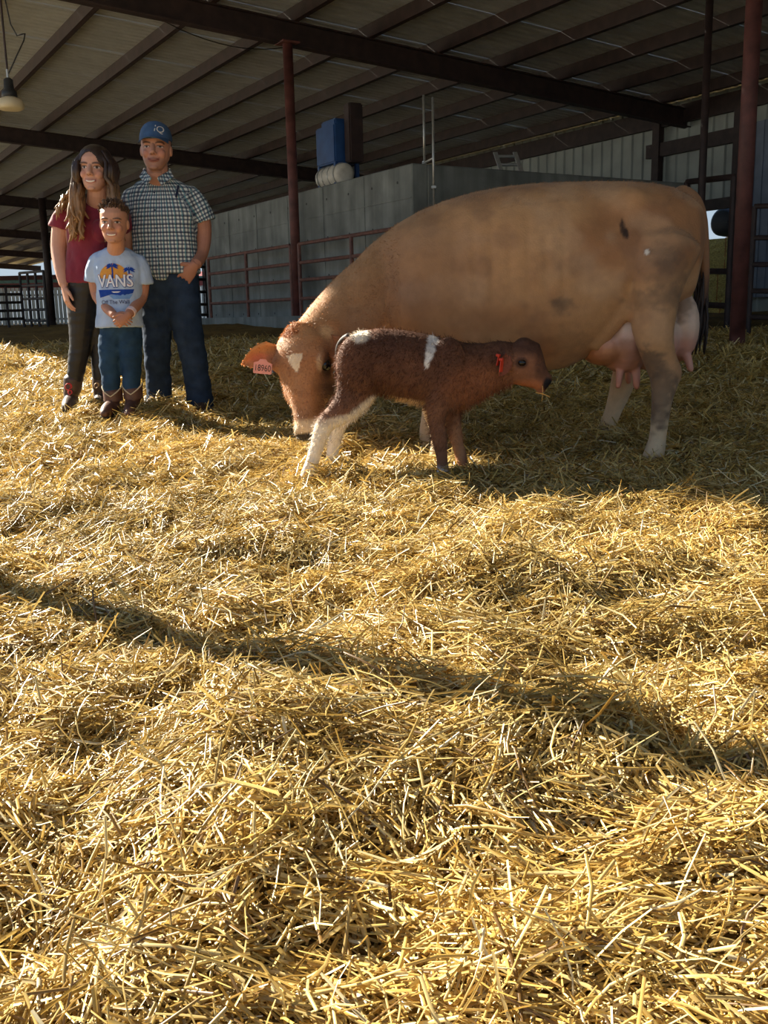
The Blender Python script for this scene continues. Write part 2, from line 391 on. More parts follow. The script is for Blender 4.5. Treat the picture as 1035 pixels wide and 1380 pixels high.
# ------------------------------------------------------------------ pipe gates before the wall
def gate(a, b, zs, ups, r, label, name='pipe_gate', m=M_PIPE, frame=True, group='pipe gates and pen panels', bars=0):
    """a, b: foot points of the ends; zs: rail heights; ups: fractions of uprights"""
    a, b = Vector(a), Vector(b); c = empty(name, (a+b)/2); t = b-a
    for z in zs: adopt(c, MB().pipe(a+Z*z, b+Z*z, r, 8).build('rail', m))
    for u in ups: adopt(c, MB().pipe(a+t*u+Z*(zs[0] if frame else -.12), a+t*u+Z*zs[-1], r*1.08, 8).build('upright', m))
    for k in range(bars):
        u = (k+.5)/bars; adopt(c, MB().pipe(a+t*u+Z*zs[0], a+t*u+Z*zs[-1], r*.6, 6).build('bar', m))
    tag(c, label, 'gate' if 'gate' in name else 'fence', group); return c
vg = p1.dot(V)-.02; ug = p1.dot(U)
def gzB(u, v): p = B(u, v); return gz(p.x, p.y)
def gb(u, v=None): v = vg if v is None else v; p = B(u, v); return (p.x, p.y, .56)
G_Z = [.10, .40, .68, .94, 1.22]
gate(gb(ug+.14), gb(ug+3.6), G_Z, [0, .5, 1], .027, 'five-rail pipe gate left of the slim column, along the concrete wall')
gate(gb(ug-.16), gb(ug-3.4), G_Z, [0, .5, 1], .027, 'five-rail pipe gate right of the slim column, running behind the cow\'s neck')

# ------------------------------------------------------------------ corrugated end walls, doors and bales on the right
M_CORR = mat('pale corrugated wall sheet', (150, 156, 150), .5, .12, 2, metal=.2)
M_BLUED = mat('bluish steel door sheet', (112, 122, 138), .5, .15, 3, metal=.2)
VWR = 15.7
wall_right = empty('wall_right', B(15, VWR, 0)); tag(wall_right, 'pale corrugated metal wall at the right end of the barn', None, kind='structure')
def sheet(u0, u1, z0, z1, v=VWR, m=M_CORR, rib=.30):
    vs = []; fs = []; prof = []; u = u0
    while u < u1-1e-4:
        for du, dv in ((0, 0), (.2, 0), (.225, -.035), (.275, -.035)):
            if u+du <= u1: prof.append((u+du, dv))
        u += rib
    prof.append((u1, 0))
    for z in (z0, z1):
        for (a, dv) in prof: vs.append(B(a, v+dv, z))
    k = len(prof)
    for i in range(k-1): fs.append((i, i+1, k+i+1, k+i))
    o = mesh_obj('wall_sheet', vs, fs, m); adopt(wall_right, o); return o
ztop = 4.687
u_open0, u_open1 = 12.4, 14.6
u = -6.1  # wall closed and carried on out of view to hold back side light
while u < 38:
    z0 = 2.72 if u_open0 <= u+.45 < u_open1 else .3
    sheet(u, u+.9, z0, ztop); u += .9
o = MB().box(B(16, VWR-.09, 4.42), U*22, V*.05, Z*.17).build('girt', M_DARK); adopt(wall_right, o)
for (z, h) in ((2.62, .1), (3.82, .13)):
    o = MB().box(B((u_open0+u_open1)/2, VWR-.1, z), U*((u_open1-u_open0)/2+.3), V*.06, Z*h).build('girt', M_DARK); adopt(wall_right, o)
for uu in (9.0, 11.2, 12.62, 14.62):
    o = MB().box(B(uu, VWR-.12, 2.2), U*.09, V*.07, Z*2.35).build('wall_post', M_DARK); adopt(wall_right, o)
# door leaf
door = MB()
door.box(B(12.0, VWR-.22, 2.4), U*.42, V*.02, Z*1.55)
for k in range(5): door.box(B(11.64+k*.18, VWR-.245, 2.4), U*.02, V*.012, Z*1.55)
door = door.build('door_1', M_BLUED); tag(door, 'bluish ribbed steel sliding door leaf behind the maroon column', None, kind='structure')
hd = MB().pipe(B(12.3, VWR-.26, 1.9), B(12.3, VWR-.26, 2.2), .015).build('door_handle', M_DARK); hd.parent = door
# straw bales stacked outside the opening
M_BALE = mat('baled straw', (222, 190, 116), .85, .35, 26, bump=1.0, bscale=45, stretch=(1, 1, 2.5))
def bale(c, ax, ay, az, label, name='straw_bale'):
    bm = bmesh.new(); mb = MB().box((0, 0, 0), ax, ay, az)
    me = bpy.data.meshes.new(name); me.from_pydata(mb.v, [], mb.f); bm.from_mesh(me)
    bmesh.ops.subdivide_edges(bm, edges=bm.edges[:], cuts=9, use_grid_fill=True)
    vs = np.array([v.co[:] for v in bm.verts]); nn = fbm(vs+np.array(c), 5, 3); n2 = noise3(vs+np.array(c), 14, 8)
    for v, a, b_ in zip(bm.verts, nn, n2):
        d = v.co.normalized(); v.co += d*((a-.5)*.10+(b_-.5)*.07)
    bm.to_mesh(me); bm.free(); me.materials.append(M_BALE)
    root = empty(name, Vector(c)-Vector((0, 0, az.length)))
    o = bpy.data.objects.new('straw_block', me); COL.objects.link(o); o.location = c; adopt(root, o)
    for k in (-.5, 0, .5):                                             # baling twine
        t = MB()
        q = Vector(c)+ax*k; t.box(q-ay*1.03, ax.normalized()*.006, ay.normalized()*.006, az*1.0); t.box(q+az*1.03, ax.normalized()*.006, ay*1.0, az.normalized()*.006)
        adopt(root, t.build('twine', mat('baling twine', (190, 120, 60))))
    tag(root, label, 'bale', 'straw bales stacked outside the barn opening'); return root
names = ['straw bale at the bottom of the outside stack, next to the maroon column', 'straw bale at the bottom of the outside stack, next to the cow\'s tail',
         'straw bale in the middle of the outside stack, next to the maroon column', 'straw bale in the middle of the outside stack, next to the cow\'s tail',
         'straw bale at the top of the outside stack, next to the maroon column', 'straw bale at the top of the outside stack, next to the cow\'s tail']
k = 0
for j in range(3):
    for i in range(2):
        bale(B(12.75+i*1.76+.12*(j % 2), VWR+.8+.04*j, .2+.30+j*.61), U*.86, V*.55, Z*.30, names[k]); k += 1
# dark round bale on top
M_BLK = mat('dark plastic wrap', (38, 38, 40), .5, .2, 5)
c = B(13.42, VWR+.85, 2.33); rb = empty('round_bale', c-Z*.27)
mb = MB(); secs = []
for t, r in ((-.42, .22), (-.38, .28), (-.2, .295), (.2, .295), (.38, .28), (.42, .22)): secs.append((c+V*t, U, Z, r, r*.97, r*.93))
adopt(rb, mb.loft(secs, 24).build('wrapped_roll', M_BLK, smooth=True))
adopt(rb, MB().box(c+V*-.425, U*.17, V*.01, Z*.02).build('wrap_tail', M_BLK)); tag(rb, 'dark wrapped round bale on top of the straw stack, against the sky', 'bale')

# pen gates on the right
def pen(px0, y0, px1, y1, zs, ups, label, r=.03, m=M_DARK, bars=0, name='pen_gate'):
    a = P(px0, 450, y0); b = P(px1, 450, y1); a.z = gz(a.x, a.y); b.z = gz(b.x, b.y)
    return gate(a, b, zs, ups, r, label, name, m, bars=bars, frame=False)
pen(918, 14.0, 979, 13.2, [.30, .75, 1.95], [0, 1], 'dark pipe pen gate seen behind the cow\'s tail', .04)
pen(1008, 11.6, 1120, 11.0, [.25, .55, .85, 1.15, 1.5], [0, .45, 1], 'dark pipe pen gate right of the maroon column', .03)

# ------------------------------------------------------------------ machine, ladder, conduits, lamp
M_BLUE = mat('blue painted machine', (36, 74, 128), .45, .15, 6)
M_WHT = mat('dusty white plastic', (205, 202, 192), .5, .12, 10)
M_GALV = mat('galvanised tube', (176, 176, 172), .38, .1, 20, metal=.6)
def bl(px, py, Y): return P(px, py, Y)
mY = 15.2; base = B(uc+2.75, vc+.45, TZ+.02); mach = empty('feed_roller_machine', base)
def mbx(du, dv, dz, hu, hv, hz, name, m, bev=.02):
    o = MB().box(base+U*du+V*dv+Z*dz, U*hu, V*hv, Z*hz).build(name, m)
    bm = bmesh.new(); bm.from_mesh(o.data); bmesh.ops.bevel(bm, geom=bm.edges[:], offset=min(bev, hu*.4, hv*.4, hz*.4), segments=2, affect='EDGES'); bm.to_mesh(o.data); bm.free()
    adopt(mach, o); return o
mbx(0, 0, .62, .30, .22, .28, 'housing', M_BLUE); mbx(0, 0, .93, .22, .16, .06, 'hopper_lip', M_BLUE)
for du in (-.26, .26):
    for dv in (-.18, .18): mbx(du, dv, .17, .03, .03, .18, 'leg', M_BLUE, .005)
mbx(-.42, .05, .75, .09, .12, .42, 'motor_guard', M_DARK)
a = base+V*-.1+Z*.17
d_ = MB(); secs = [(a+U*t, V, Z, r, r, r) for t, r in ((-.42, .10), (-.40, .15), (-.2, .165), (.1, .165), (.3, .15), (.32, .10))]
d = d_.loft(secs, 20).build('white_drum', M_WHT, smooth=True); adopt(mach, d)
for t in (-.3, -.12, .06, .22):
    e = MB().loft([(a+U*(t-.008), V, Z, .172, .172, .172), (a+U*(t+.008), V, Z, .172, .172, .172)], 20).build('drum_band', M_GALV); adopt(mach, e)
tag(mach, 'blue feed machine with a white drum on top of the concrete wall', 'machine')
# ladder
la, lb = P(686, 262, 15.0), P(671, 200, 15.0); lad = empty('ladder', la)
off = P(713, 262, 15.0)-la; dirn = lb-la; dirn += Vector((0, .35, 0))
for s in (0, 1): adopt(lad, MB().box(la+off*s+dirn*.5, off.normalized()*.03, Vector((0, 1, 0))*.035, dirn*.5).build('rail', M_GALV))
for k in range(5): adopt(lad, MB().pipe(la+dirn*(.1+k*.2), la+off+dirn*(.1+k*.2), .024).build('rung', M_GALV))
tag(lad, 'short aluminium ladder leaning above the concrete wall behind the cow', 'ladder')
# conduits
for i, (px, y0, y1, yd, lab) in enumerate(((572, 128, 216, 13.45, 'thin grey conduit standing on the wall top at its corner, left one'), (585, 131, 290, 13.12, 'thin grey conduit running down past the wall corner, right one'))):
    a, b = P(px, y0, yd), P(px, y1, yd); a.x = b.x; b.y = a.y
    if i == 0: b.z = TZ
    c = empty('conduit_pipe', b); adopt(c, MB().pipe(a, b, .017, 10).build('tube', M_GALV, smooth=True))
    adopt(c, MB().pipe(b, b+Z*.07, .03, 10).build('coupling', M_GALV))
    if i == 1:
        m_ = Vector((b.x, b.y, TZ+.06)); adopt(c, MB().pipe(m_, m_+Vector((-.13, .2, -.04)), .014, 8).build('elbow', M_GALV))
        adopt(c, MB().box(Vector((b.x, b.y+.03, TZ-.3)), (.03, 0, 0), (0, .05, 0), (0, 0, .015)).build('clip', M_GALV))
    tag(c, lab, 'conduit', 'conduits at the wall corner')
# pendant lamp
lc = P(14, 140, 11.5); lamp = empty('pendant_lamp', lc)
M_SHADE = mat('white lamp shade', (226, 216, 190), .4, .05, 4, trans=.35)
def lathe(c, prof, name, m, n=24):
    return MB().loft([(c+Z*z, (1, 0, 0), (0, 1, 0), r, r, r) for z, r in prof], n).build(name, m, smooth=True)
adopt(lamp, lathe(lc, ((-.055, .05), (-.06, .12), (-.045, .145), (.0, .15), (.04, .125), (.07, .07)), 'lamp_shade', M_SHADE))
adopt(lamp, lathe(lc, ((.06, .065), (.08, .085), (.13, .08), (.15, .055), (.25, .05), (.27, .03)), 'ballast_housing', mat('black lamp housing', (40, 42, 44), .5)))
adopt(lamp, MB().pipe(lc+Z*.26, lc+Z*.36, .015).build('hook', M_GALV))
zz = rafter_z(lc.dot(V))+RAFT
adopt(lamp, MB().tube([lc+Z*.3, lc+Z*.5+Vector((.12, 0, 0)), lc+Z*.75+Vector((.2, .1, 0)), lc+Z*.85+Vector((.05, .1, 0)), Vector((lc.x-.1, lc.y+.1, zz))], [.008]*5, 6).build('cable', M_BLK))
adopt(lamp, MB().pipe(lc+Z*.34, Vector((lc.x, lc.y, zz+.1)), .012).build('hanger_rod', M_DARK))
tag(lamp, 'barn lamp with white dome shade hanging from the roof at far left', 'lamp')
# sagging wire under the roof
a, b = P(180, 5, 14.5), P(425, 52, 18.5); pts = [a.lerp(b, t)-Z*(.35*4*t*(1-t)) for t in (0, .2, .4, .6, .8, 1)]
tag(MB().tube(pts, [.008]*6, 6).build('roof_wire', M_BLK), 'thin sagging wire strung under the roof', 'wire')

# ------------------------------------------------------------------ far pens, windbreak and shed on the left
M_SILH = mat('dark pen steel', (52, 46, 46), .6, .2, 9)
pen(-75, 21.0, 34, 22.5, [.2, .38, .56, .74, .92], [0, .2, .4, .6, .8, 1], 'dark pen panel at far left edge of the yard', .03, M_SILH, name='pen_fence')
pen(34, 23.5, 66, 22.5, [.15, .4, .65, .95, 1.25], [0, .33, .66, 1], 'tall dark pen panel just left of the woman', .03, M_SILH, name='pen_fence')
pen(262, 24.0, 300, 25.0, [.2, .45, .75, 1.05, 1.35, 1.7], [0, .5, 1], 'barred dark pen gate behind the man\'s elbow', .035, M_SILH, bars=6)
pen(95, 25.0, 262, 25.0, [.2, .45, .75, 1.05, 1.35], [0, .17, .33, .5, .66, .83, 1], 'long dark pen panel behind the family', .03, M_SILH, name='pen_fence')
M_SLAT = mat('sunlit pale fence slat', (214, 214, 206), .7, .1, 3)
a, b = P(-160, 440, 40), P(330, 440, 44); wb = empty('windbreak_fence', (a+b)/2); n_ = 96
wb.location.z = gz(a.x, 40)
sl = None
for k in range(n_):
    t = (k+.5)/n_; q = a.lerp(b, t); z0 = .50
    if sl is None:
        sl = MB().box((0, 0, .8), (.066, 0, 0), (0, .012, 0), (0, 0, .8)); me = bpy.data.meshes.new('slat'); me.from_pydata(sl.v, [], sl.f); me.update(); me.materials.append(M_SLAT)
    o = bpy.data.objects.new('slat', me); COL.objects.link(o); o.location = (q.x, q.y, z0); adopt(wb, o)
for z in (.3, 1.3): adopt(wb, MB().pipe(Vector((a.x, a.y+.06, .5+z)), Vector((b.x, b.y+.06, .5+z)), .035).build('rail', M_SILH))
tag(wb, 'pale upright-slat windbreak fence far beyond the pens at left', 'fence')
# far open shed with a red-brown roof
sh0 = P(-140, 385, 52); sh = empty('open_shed', (sh0.x, sh0.y, .58))
M_SHR = mat('red brown shed roof', (140, 66, 58), .6, .15, 2); M_GRN = mat('teal fascia', (96, 132, 120), .6)
x0, x1, y0 = sh0.x-2, P(330, 385, 55).x, 52
zr = P(30, 392, 52).z; zt = P(30, 378, 52).z
adopt(sh, MB().box(((x0+x1)/2, y0+2.5, (zr+zt)/2+.35), ((x1-x0)/2, 0, 0), (0, 2.5, .35), (0, 0, .05)).build('roof', M_SHR))
adopt(sh, MB().box(((x0+x1)/2, y0-.02, (zr+zt)/2), ((x1-x0)/2, 0, 0), (0, .03, 0), (0, 0, (zt-zr)/2)).build('fascia', M_SHR))
adopt(sh, MB().box(((x0+x1)/2, y0-.06, zt-.06), ((x1-x0)/2, 0, 0), (0, .02, 0), (0, 0, .08)).build('gutter', M_GRN))
for k in range(9):
    xx = x0+(x1-x0)*k/8; adopt(sh, MB().pipe((xx, y0+.1, .4), (xx, y0+.1, zr+.05), .09).build('post', M_SILH))
tag(sh, 'low open shed with red-brown roof edge far off at left', 'shed')
# ------------------------------------------------------------------ the cow
Yv = Vector((0, 1, 0)); Xv = Vector((1, 0, 0))
M_COAT = mat('short cattle coat', (128, 128, 128), .62, .07, 30, bump=.22, bscale=120, attr=True, spec=.3, sheen=.08)
M_EYE = mat('dark wet eye', (14, 10, 9), .08, .05)
M_HOOF = mat('grey horn', (96, 84, 74), .6, .2, 20)
def secs_px(rows, Y):                    # rows: px, top, bottom, half width, [depth]
    out = []
    for r in rows:
        y = r[4] if len(r) > 4 else Y; a = P(r[0], r[1], y); b = P(r[0], r[2], y); c = (a+b)/2; h = (a-b).length/2
        out.append((c, Yv, (a-b).normalized(), r[3], h, h, .88))
    return out
def pt(l): return [P(*q[:3]) for q in l]
CY = 4.60
cow = MB()
cow.loft(secs_px([(943, 300, 336, .07), (938, 280, 360, .13), (925, 264, 405, .20), (903, 253, 415, .255), (875, 248, 420, .285), (845, 246, 436, .30), (805, 245, 474, .325), (760, 246, 496, .35),
                  (720, 248, 503, .365), (680, 252, 507, .365), (640, 259, 508, .35), (600, 270, 506, .32), (565, 285, 500, .28), (535, 302, 488, .235), (512, 322, 470, .18), (498, 350, 440, .12)], CY), 32)
for s in (-1, 1):                        # hook bone, pin bone, shoulder
    cow.ell(P(930, 288, CY+s*.10), Xv*.06, Yv*.05, Z*.05)
    cow.ell(P(575, 410, CY+s*.17), Xv*.17, Yv*.11, Z*.24)
cow.tube(pt([(580, 385, 4.6), (545, 393, 4.58), (508, 400, 4.53), (472, 425, 4.45), (443, 450, 4.36), (420, 470, 4.28)]), [(.30, .22), (.255, .20), (.195, .15), (.165, .125), (.142, .115), (.12, .10)], 24)
cow.tube(pt([(585, 315, 4.6), (545, 335, 4.59), (512, 358, 4.56), (488, 388, 4.5)]), [.12, .11, .10, .10], 14)
near = [(888, 330, 4.40), (882, 385, 4.36), (880, 420, 4.32), (881, 450, 4.30), (888, 480, 4.30), (896, 505, 4.30), (892, 540, 4.30), (887, 585, 4.30), (883, 606, 4.29), (878, 622, 4.28)]
cow.tube(pt(near), [(.19, .13), (.125, .12), (.105, .10), (.088, .085), (.074, .065), (.07, .055), (.047, .045), (.039, .038), (.046, .044), (.05, .048)], 18)
cow.ell(P(909, 503, 4.30), Xv*.035, Yv*.035, Z*.055)
farl = [(875, 340, 4.82), (868, 400, 4.86), (855, 450, 4.90), (846, 490, 4.92), (838, 520, 4.93), (826, 555, 4.94), (817, 577, 4.94), (812, 590, 4.93)]
cow.tube(pt(farl), [(.18, .12), (.13, .11), (.09, .08), (.07, .06), (.06, .055), (.044, .042), (.044, .042), (.05, .048)], 18)
for (px, Y, by) in ((592, 4.42, 618), (577, 4.82, 610)):
    cow.tube(pt([(575, 440, Y+(.06 if Y < 4.6 else -.06)), (582, 480, Y), (586, 520, Y), (583, 550, Y), (px-2, 580, Y), (px, by-14, Y), (px-2, by-3, Y-.01)]), [(.13, .09), (.09, .075), (.062, .058), (.052, .05), (.038, .036), (.042, .04), (.047, .046)], 16)
cow.ell(P(545, 475, CY), Xv*.12, Yv*.10, Z*.12)           # brisket
# flank fold
cow.tube(pt([(795, 462, 4.40), (830, 425, 4.36), (855, 385, 4.36)]), [(.06, .03), (.06, .04), (.08, .06)], 10)
# head: D runs from poll to muzzle, S to the cow's left, N out of the face
poll, muz = P(402, 449, 4.23), P(416, 592, 4.13)
Dh = (muz-poll).normalized(); Nh = Vector((-.27, -.95, -.10)); Nh = (Nh-Dh*Nh.dot(Dh)).normalized(); Sh = Nh.cross(Dh).normalized()
if Sh.x < 0: Sh = -Sh
HL = (muz-poll).length
def hp(t, s, n): return poll+Dh*(t*HL)+Sh*s+Nh*n
hs = []
for t, hw, f, b in ((-.06, .05, .00, .08), (-.02, .085, .03, .11), (.06, .112, .055, .14), (.16, .120, .07, .155), (.28, .124, .07, .165), (.38, .115, .062, .165), (.50, .093, .056, .15), (.62, .075, .052, .125), (.74, .064, .048, .105), (.85, .064, .05, .09), (.93, .066, .05, .082), (.985, .055, .035, .06), (1.01, .03, .015, .03)):
    c = hp(t, 0, -.035); hs.append((c, Sh, Nh, hw, f+.035, b-.035, .9))
cow.loft(hs, 26)
for s in (-1, 1):
    cow.ell(hp(.27, s*.105, .012), Dh*.045, Sh*.028, Nh*.035)     # brow over the eye
    cow.ell(hp(.45, s*.075, -.06), Dh*.10, Sh*.04, Nh*.07)        # cheek
    cow.ell(hp(.93, s*.034, .035), Dh*.022, Sh*.02, Nh*.016)      # nostril rim
cow.ell(hp(-.03, 0, -.01), Dh*.04, Sh*.06, Nh*.05)
cv, cf = cow.meld(.0085, 14, .5)
def sculpt(v, f, lst):                    # push and pull the skin: px, py, depth, radius x, radius z, height, radius y
    tmp = bpy.data.meshes.new('t'); tmp.from_pydata([tuple(q) for q in v], [], f); tmp.update(); n = get_n(tmp); bpy.data.meshes.remove(tmp); d = 0
    for px, py, Y, rx, rz, a, ry in lst:
        c = P(px, py, Y); d = d+a*np.exp(-((v[:, 0]-c.x)/rx)**2-((v[:, 2]-c.z)/rz)**2-((v[:, 1]-c.y)/ry)**2)
    return v+n*np.asarray(d)[:, None]
cw = [(856, 266, 4.38, .07, .05, .035, .2), (828, 292, 4.3, .09, .08, -.026, .25), (880, 300, 4.3, .08, .10, -.010, .25), (905, 330, 4.3, .07, .13, .018, .2), (870, 360, 4.3, .10, .12, .022, .2), (930, 285, 4.5, .04, .04, .015, .15),
      (612, 330, 4.3, .05, .2, -.012, .3), (560, 330, 4.35, .07, .12, .014, .3), (545, 420, 4.35, .07, .10, .018, .3), (600, 450, 4.3, .05, .10, -.012, .3), (520, 360, 4.4, .05, .12, -.010, .3), (840, 420, 4.33, .05, .05, -.010, .2),
      (760, 440, 4.25, .14, .10, .012, .3), (790, 360, 4.25, .08, .16, -.008, .3), (470, 400, 4.4, .03, .12, -.006, .3)]
for k in range(6): cw.append((640+k*24, 350+k*3, 4.25, .016, .19, -.0045, .25))
cv = sculpt(cv, cf, cw); cv[:, 1] += 0
def leaf_ear(base, tip, nrm, width, thick=.012, cup=.3):          # a cupped leaf-shaped ear
    base, tip, nrm = Vector(base), Vector(tip), Vector(nrm); d = tip-base; L = d.length; d = d.normalized(); nrm = (nrm-d*nrm.dot(d)).normalized(); s = d.cross(nrm)
    m = MB(); rows = ((0, .42), (.12, .62), (.3, .95), (.5, 1.0), (.7, .82), (.86, .5), (.96, .22), (1.0, .04)); vs = []; fs = []; k = 9
    for side in (0, 1):
        for t, wd in rows:
            for j in range(k):
                x = (j/(k-1)*2-1); h = cup*width*(x*x-.3)*wd*1.1+(-thick if side else 0)*(1-.7*x*x)
                vs.append(base+d*(L*t)+s*(x*width*wd*.5)+nrm*h)
    nrw = len(rows)
    for r in range(nrw-1):
        for j in range(k-1):
            a = r*k+j; fs.append((a, a+1, a+k+1, a+k)); b = nrw*k+a; fs.append((b, b+k, b+k+1, b+1))
    for r in range(nrw-1):
        for j in (0, k-1):
            a = r*k+j; b = a+nrw*k; q = (a, a+k, b+k, b); fs.append(q if j == 0 else q[::-1])
    return np.array([tuple(v) for v in vs]), fs
earR_b, earR_t = hp(.13, -.10, -.03), P(327, 490, 4.20)
earL_b, earL_t = hp(.06, .10, -.05), P(470, 489, 4.17)
e1 = leaf_ear(earR_b, earR_t, (-.1, -1, .15), .115); e2 = leaf_ear(earL_b, earL_t, (.25, -1, .1), .10)
av, af = join_vf((cv, cf), e1, e2); nb = len(cv); ne = len(e1[0])
def near_blob(v, c, r): d = (v-np.array(c))/np.array(r); return np.exp(-np.sum(d*d, 1))
def blobmask(v, c, r, soft=.25, nz=0, sd=0, ns=20):
    d = np.sqrt(np.sum(((v-np.array(c))/np.array(r))**2, 1))
    if nz: d = d+(fbm(v, ns, sd)-.5)*nz
    return 1-sstep(1-soft, 1+soft, d)
def mixc(col, m, c): return col*(1-m[:, None])+np.asarray(c)*m[:, None]
fawn = lin(190, 143, 97); col = np.tile(fawn, (len(av), 1))
n1 = fbm(av, 3.0, 11, 4); n2 = fbm(av, 9, 21, 3)
col = mixc(col, sstep(.40, .66, n1)*.75, lin(158, 106, 66)); col = mixc(col, sstep(.48, .72, n2)*.4, lin(130, 94, 70)); col = mixc(col, sstep(.5, .7, fbm(av, 5, 77, 3))*.4, lin(204, 166, 128))
def zpx(py, Y): return P(700, py, Y).z
# darker shoulder & neck underside, paler belly and inner legs
col = mixc(col, blobmask(av, P(560, 400, 4.35), (.28, .5, .40), .6)*.55, lin(132, 94, 64))
col = mixc(col, blobmask(av, P(470, 440, 4.4), (.28, .4, .2), .5)*.35, lin(182, 126, 76))
cream = lin(222, 196, 158); white = lin(232, 224, 210)
zz_ = av[:, 2]; xx_ = av[:, 0]
legm = sstep(.52, .18, zz_)*(xx_ > .05); col = mixc(col, np.clip(legm, 0, 1)*.75, cream)
mud = lin(104, 84, 66)
for (px, py, Y, r, a) in ((757, 412, 4.25, (.045, .2, .035), .6), (752, 410, 4.25, (.03, .2, .02), .5), (895, 350, 4.25, (.06, .2, .05), .55), (902, 375, 4.25, (.09, .2, .10), .45), (862, 405, 4.25, (.05, .2, .04), .35), (875, 490, 4.25, (.06, .2, .07), .9), (893, 530, 4.25, (.07, .3, .12), .9), (886, 560, 4.25, (.06, .2, .06), .8), (775, 465, 4.25, (.08, .2, .07), .3), (900, 400, 4.25, (.09, .2, .05), .5), (908, 330, 4.25, (.1, .2, .06), .25)):
    col = mixc(col, blobmask(av, P(px, py, Y), r, .5, 2.0, int(px), 34)*a*.85, mud)
col = mixc(col, blobmask(av, P(842, 306, 4.28), (.010, .3, .042), .3, .5, 5, 40)*.9, lin(50, 36, 28))       # dried dung streak
col = mixc(col, blobmask(av, P(846, 314, 4.28), (.008, .3, .025), .3)*.9, lin(50, 36, 28))
col = mixc(col, blobmask(av, P(870, 340, 4.28), (.009, .3, .012), .3)*.9, white)
# face
hvec = av-np.array(poll); ht = hvec@np.array(Dh)/HL; hsd = hvec@np.array(Sh); hn = hvec@np.array(Nh)
ishead = (np.abs(hsd) < .16) & (hn > -.22) & (ht > -.1) & (np.arange(len(av)) < nb) & (xx_ < P(470, 500, 4.1).x)
fm = np.where(ishead, 1., 0.)
col = mixc(col, fm*sstep(.1, .3, ht)*.5, lin(164, 104, 64))
col = mixc(col, fm*sstep(.20, .05, ht)*.45, lin(190, 128, 76))
col = mixc(col, fm*sstep(.035, .10, hsd)*sstep(.36, .55, ht)*sstep(1.0, .85, ht)*.85, lin(62, 42, 32))      # dark cheek
col = mixc(col, fm*sstep(-.03, -.08, hsd)*sstep(.55, .75, ht)*.6, cream)
col = mixc(col, fm*sstep(.62, .80, ht)*.35, lin(90, 64, 48))
col = mixc(col, fm*sstep(.80, .86, ht)*.85, cream); col = mixc(col, fm*sstep(.935, .96, ht), lin(44, 38, 38))
sx, st = hsd-.0, ht-.285
star = np.where((np.abs(sx) < .032*(1-(st+.05)/.16)+.004) & (st > -.065) & (st < .10) & (hn > -.02), 1., 0.)
col = mixc(col, fm*star, lin(238, 214, 180))
col = mixc(col, blobmask(av, hp(.335, .118, -.005), (.05, .05, .055), .4)*.9, lin(52, 36, 30))
col = mixc(col, blobmask(av, hp(.32, .095, .03), (.014, .03, .035), .4)*.6, lin(214, 180, 140))
col = mixc(col, blobmask(av, hp(.02, .115, -.03), (.03, .05, .03), .5)*.7, lin(222, 178, 124))
ei = np.arange(len(av)); m1 = ((ei >= nb) & (ei < nb+ne)).astype(float)
col = mixc(col, m1, lin(214, 150, 92)); col = mixc(col, m1*blobmask(av, np.array(earR_b)*.45+np.array(earR_t)*.55, (.05, .06, .022), .5)*.8, lin(216, 120, 84))
m2 = (ei >= nb+ne).astype(float); col = mixc(col, m2, lin(176, 110, 66))
hoofm = ((zz_ < .055) & (xx_ > .1)).astype(float)*blobmask(av, P(875, 626, 4.28), (.09, .12, .045), .3)
col = mixc(col, hoofm*.8, lin(120, 108, 96))
cow_root = empty('cow', (P(700, 600, CY).x, CY, gz(P(700, 600, CY).x, CY)))
cow_o = mesh_obj('body', av, af, M_COAT, None, True, col); adopt(cow_root, cow_o)
tag(cow_root, 'large fawn dairy cow lowering her head behind the calf', 'cow')
def eyeball(c, r, name='eye', m=M_EYE, parent=None, ax=(1, 1, 1)):
    o = MB().ell(c, Xv*r*ax[0], Yv*r*ax[1], Z*r*ax[2], 16, 10).build(name, m, smooth=True)
    if parent: adopt(parent, o)
    return o
def coat_hair(v, n, c, sel, count, lo, hi, flow, wd, root, m, seed, lift=.55):
    r = np.random.default_rng(seed); ids = np.nonzero(sel)[0]; pk = r.choice(ids, count); p, nn, cc = v[pk], n[pk], c[pk]
    d = nn*lift+np.array(flow)+r.normal(0, .3, p.shape); d /= np.linalg.norm(d, axis=1)[:, None]; s = np.cross(d, nn+r.normal(0, .3, p.shape)); s /= np.linalg.norm(s, axis=1)[:, None]+1e-9
    L = r.uniform(lo, hi, count)[:, None]; vs = np.stack([p-s*wd, p+s*wd, p+d*L*.6+s*wd*.7, p+d*L*.6-s*wd*.7, p+d*L], 1).reshape(-1, 3); b = np.arange(count)[:, None]*5
    q = [tuple(int(i) for i in x) for x in (b+np.array([0, 1, 2, 3]))]+[tuple(int(i) for i in x) for x in (b+np.array([3, 2, 4]))]
    o = mesh_obj('coat_hair', vs, q, m, None, False, np.repeat(cc*1.1, 5, 0)); o['kind'] = 'stuff'; adopt(root, o)
M_HAIRC = mat('cattle hair', (128, 128, 128), .5, .1, 30, attr=True, trans=.3)
cn_ = get_n(cow_o.data); ii = np.arange(len(av))
coat_hair(av, cn_, col, (xx_ < P(540, 400, 4.4).x) & (ii < nb), 16000, .006, .014, (.1, 0, -.5), .0009, cow_root, M_HAIRC, 5)
coat_hair(av, cn_, col, ii >= nb, 1500, .004, .009, (-.3, 0, -.5), .0009, cow_root, M_HAIRC, 6)
pl_ = np.sum((av-np.array(hp(-.03, -.02, .0)))**2, 1) < .055**2
coat_hair(av, cn_, mixc(col, pl_*.5, lin(168, 98, 58)), pl_, 700, .010, .022, (-.2, -.5, -.7), .0012, cow_root, M_HAIRC, 7, .4)
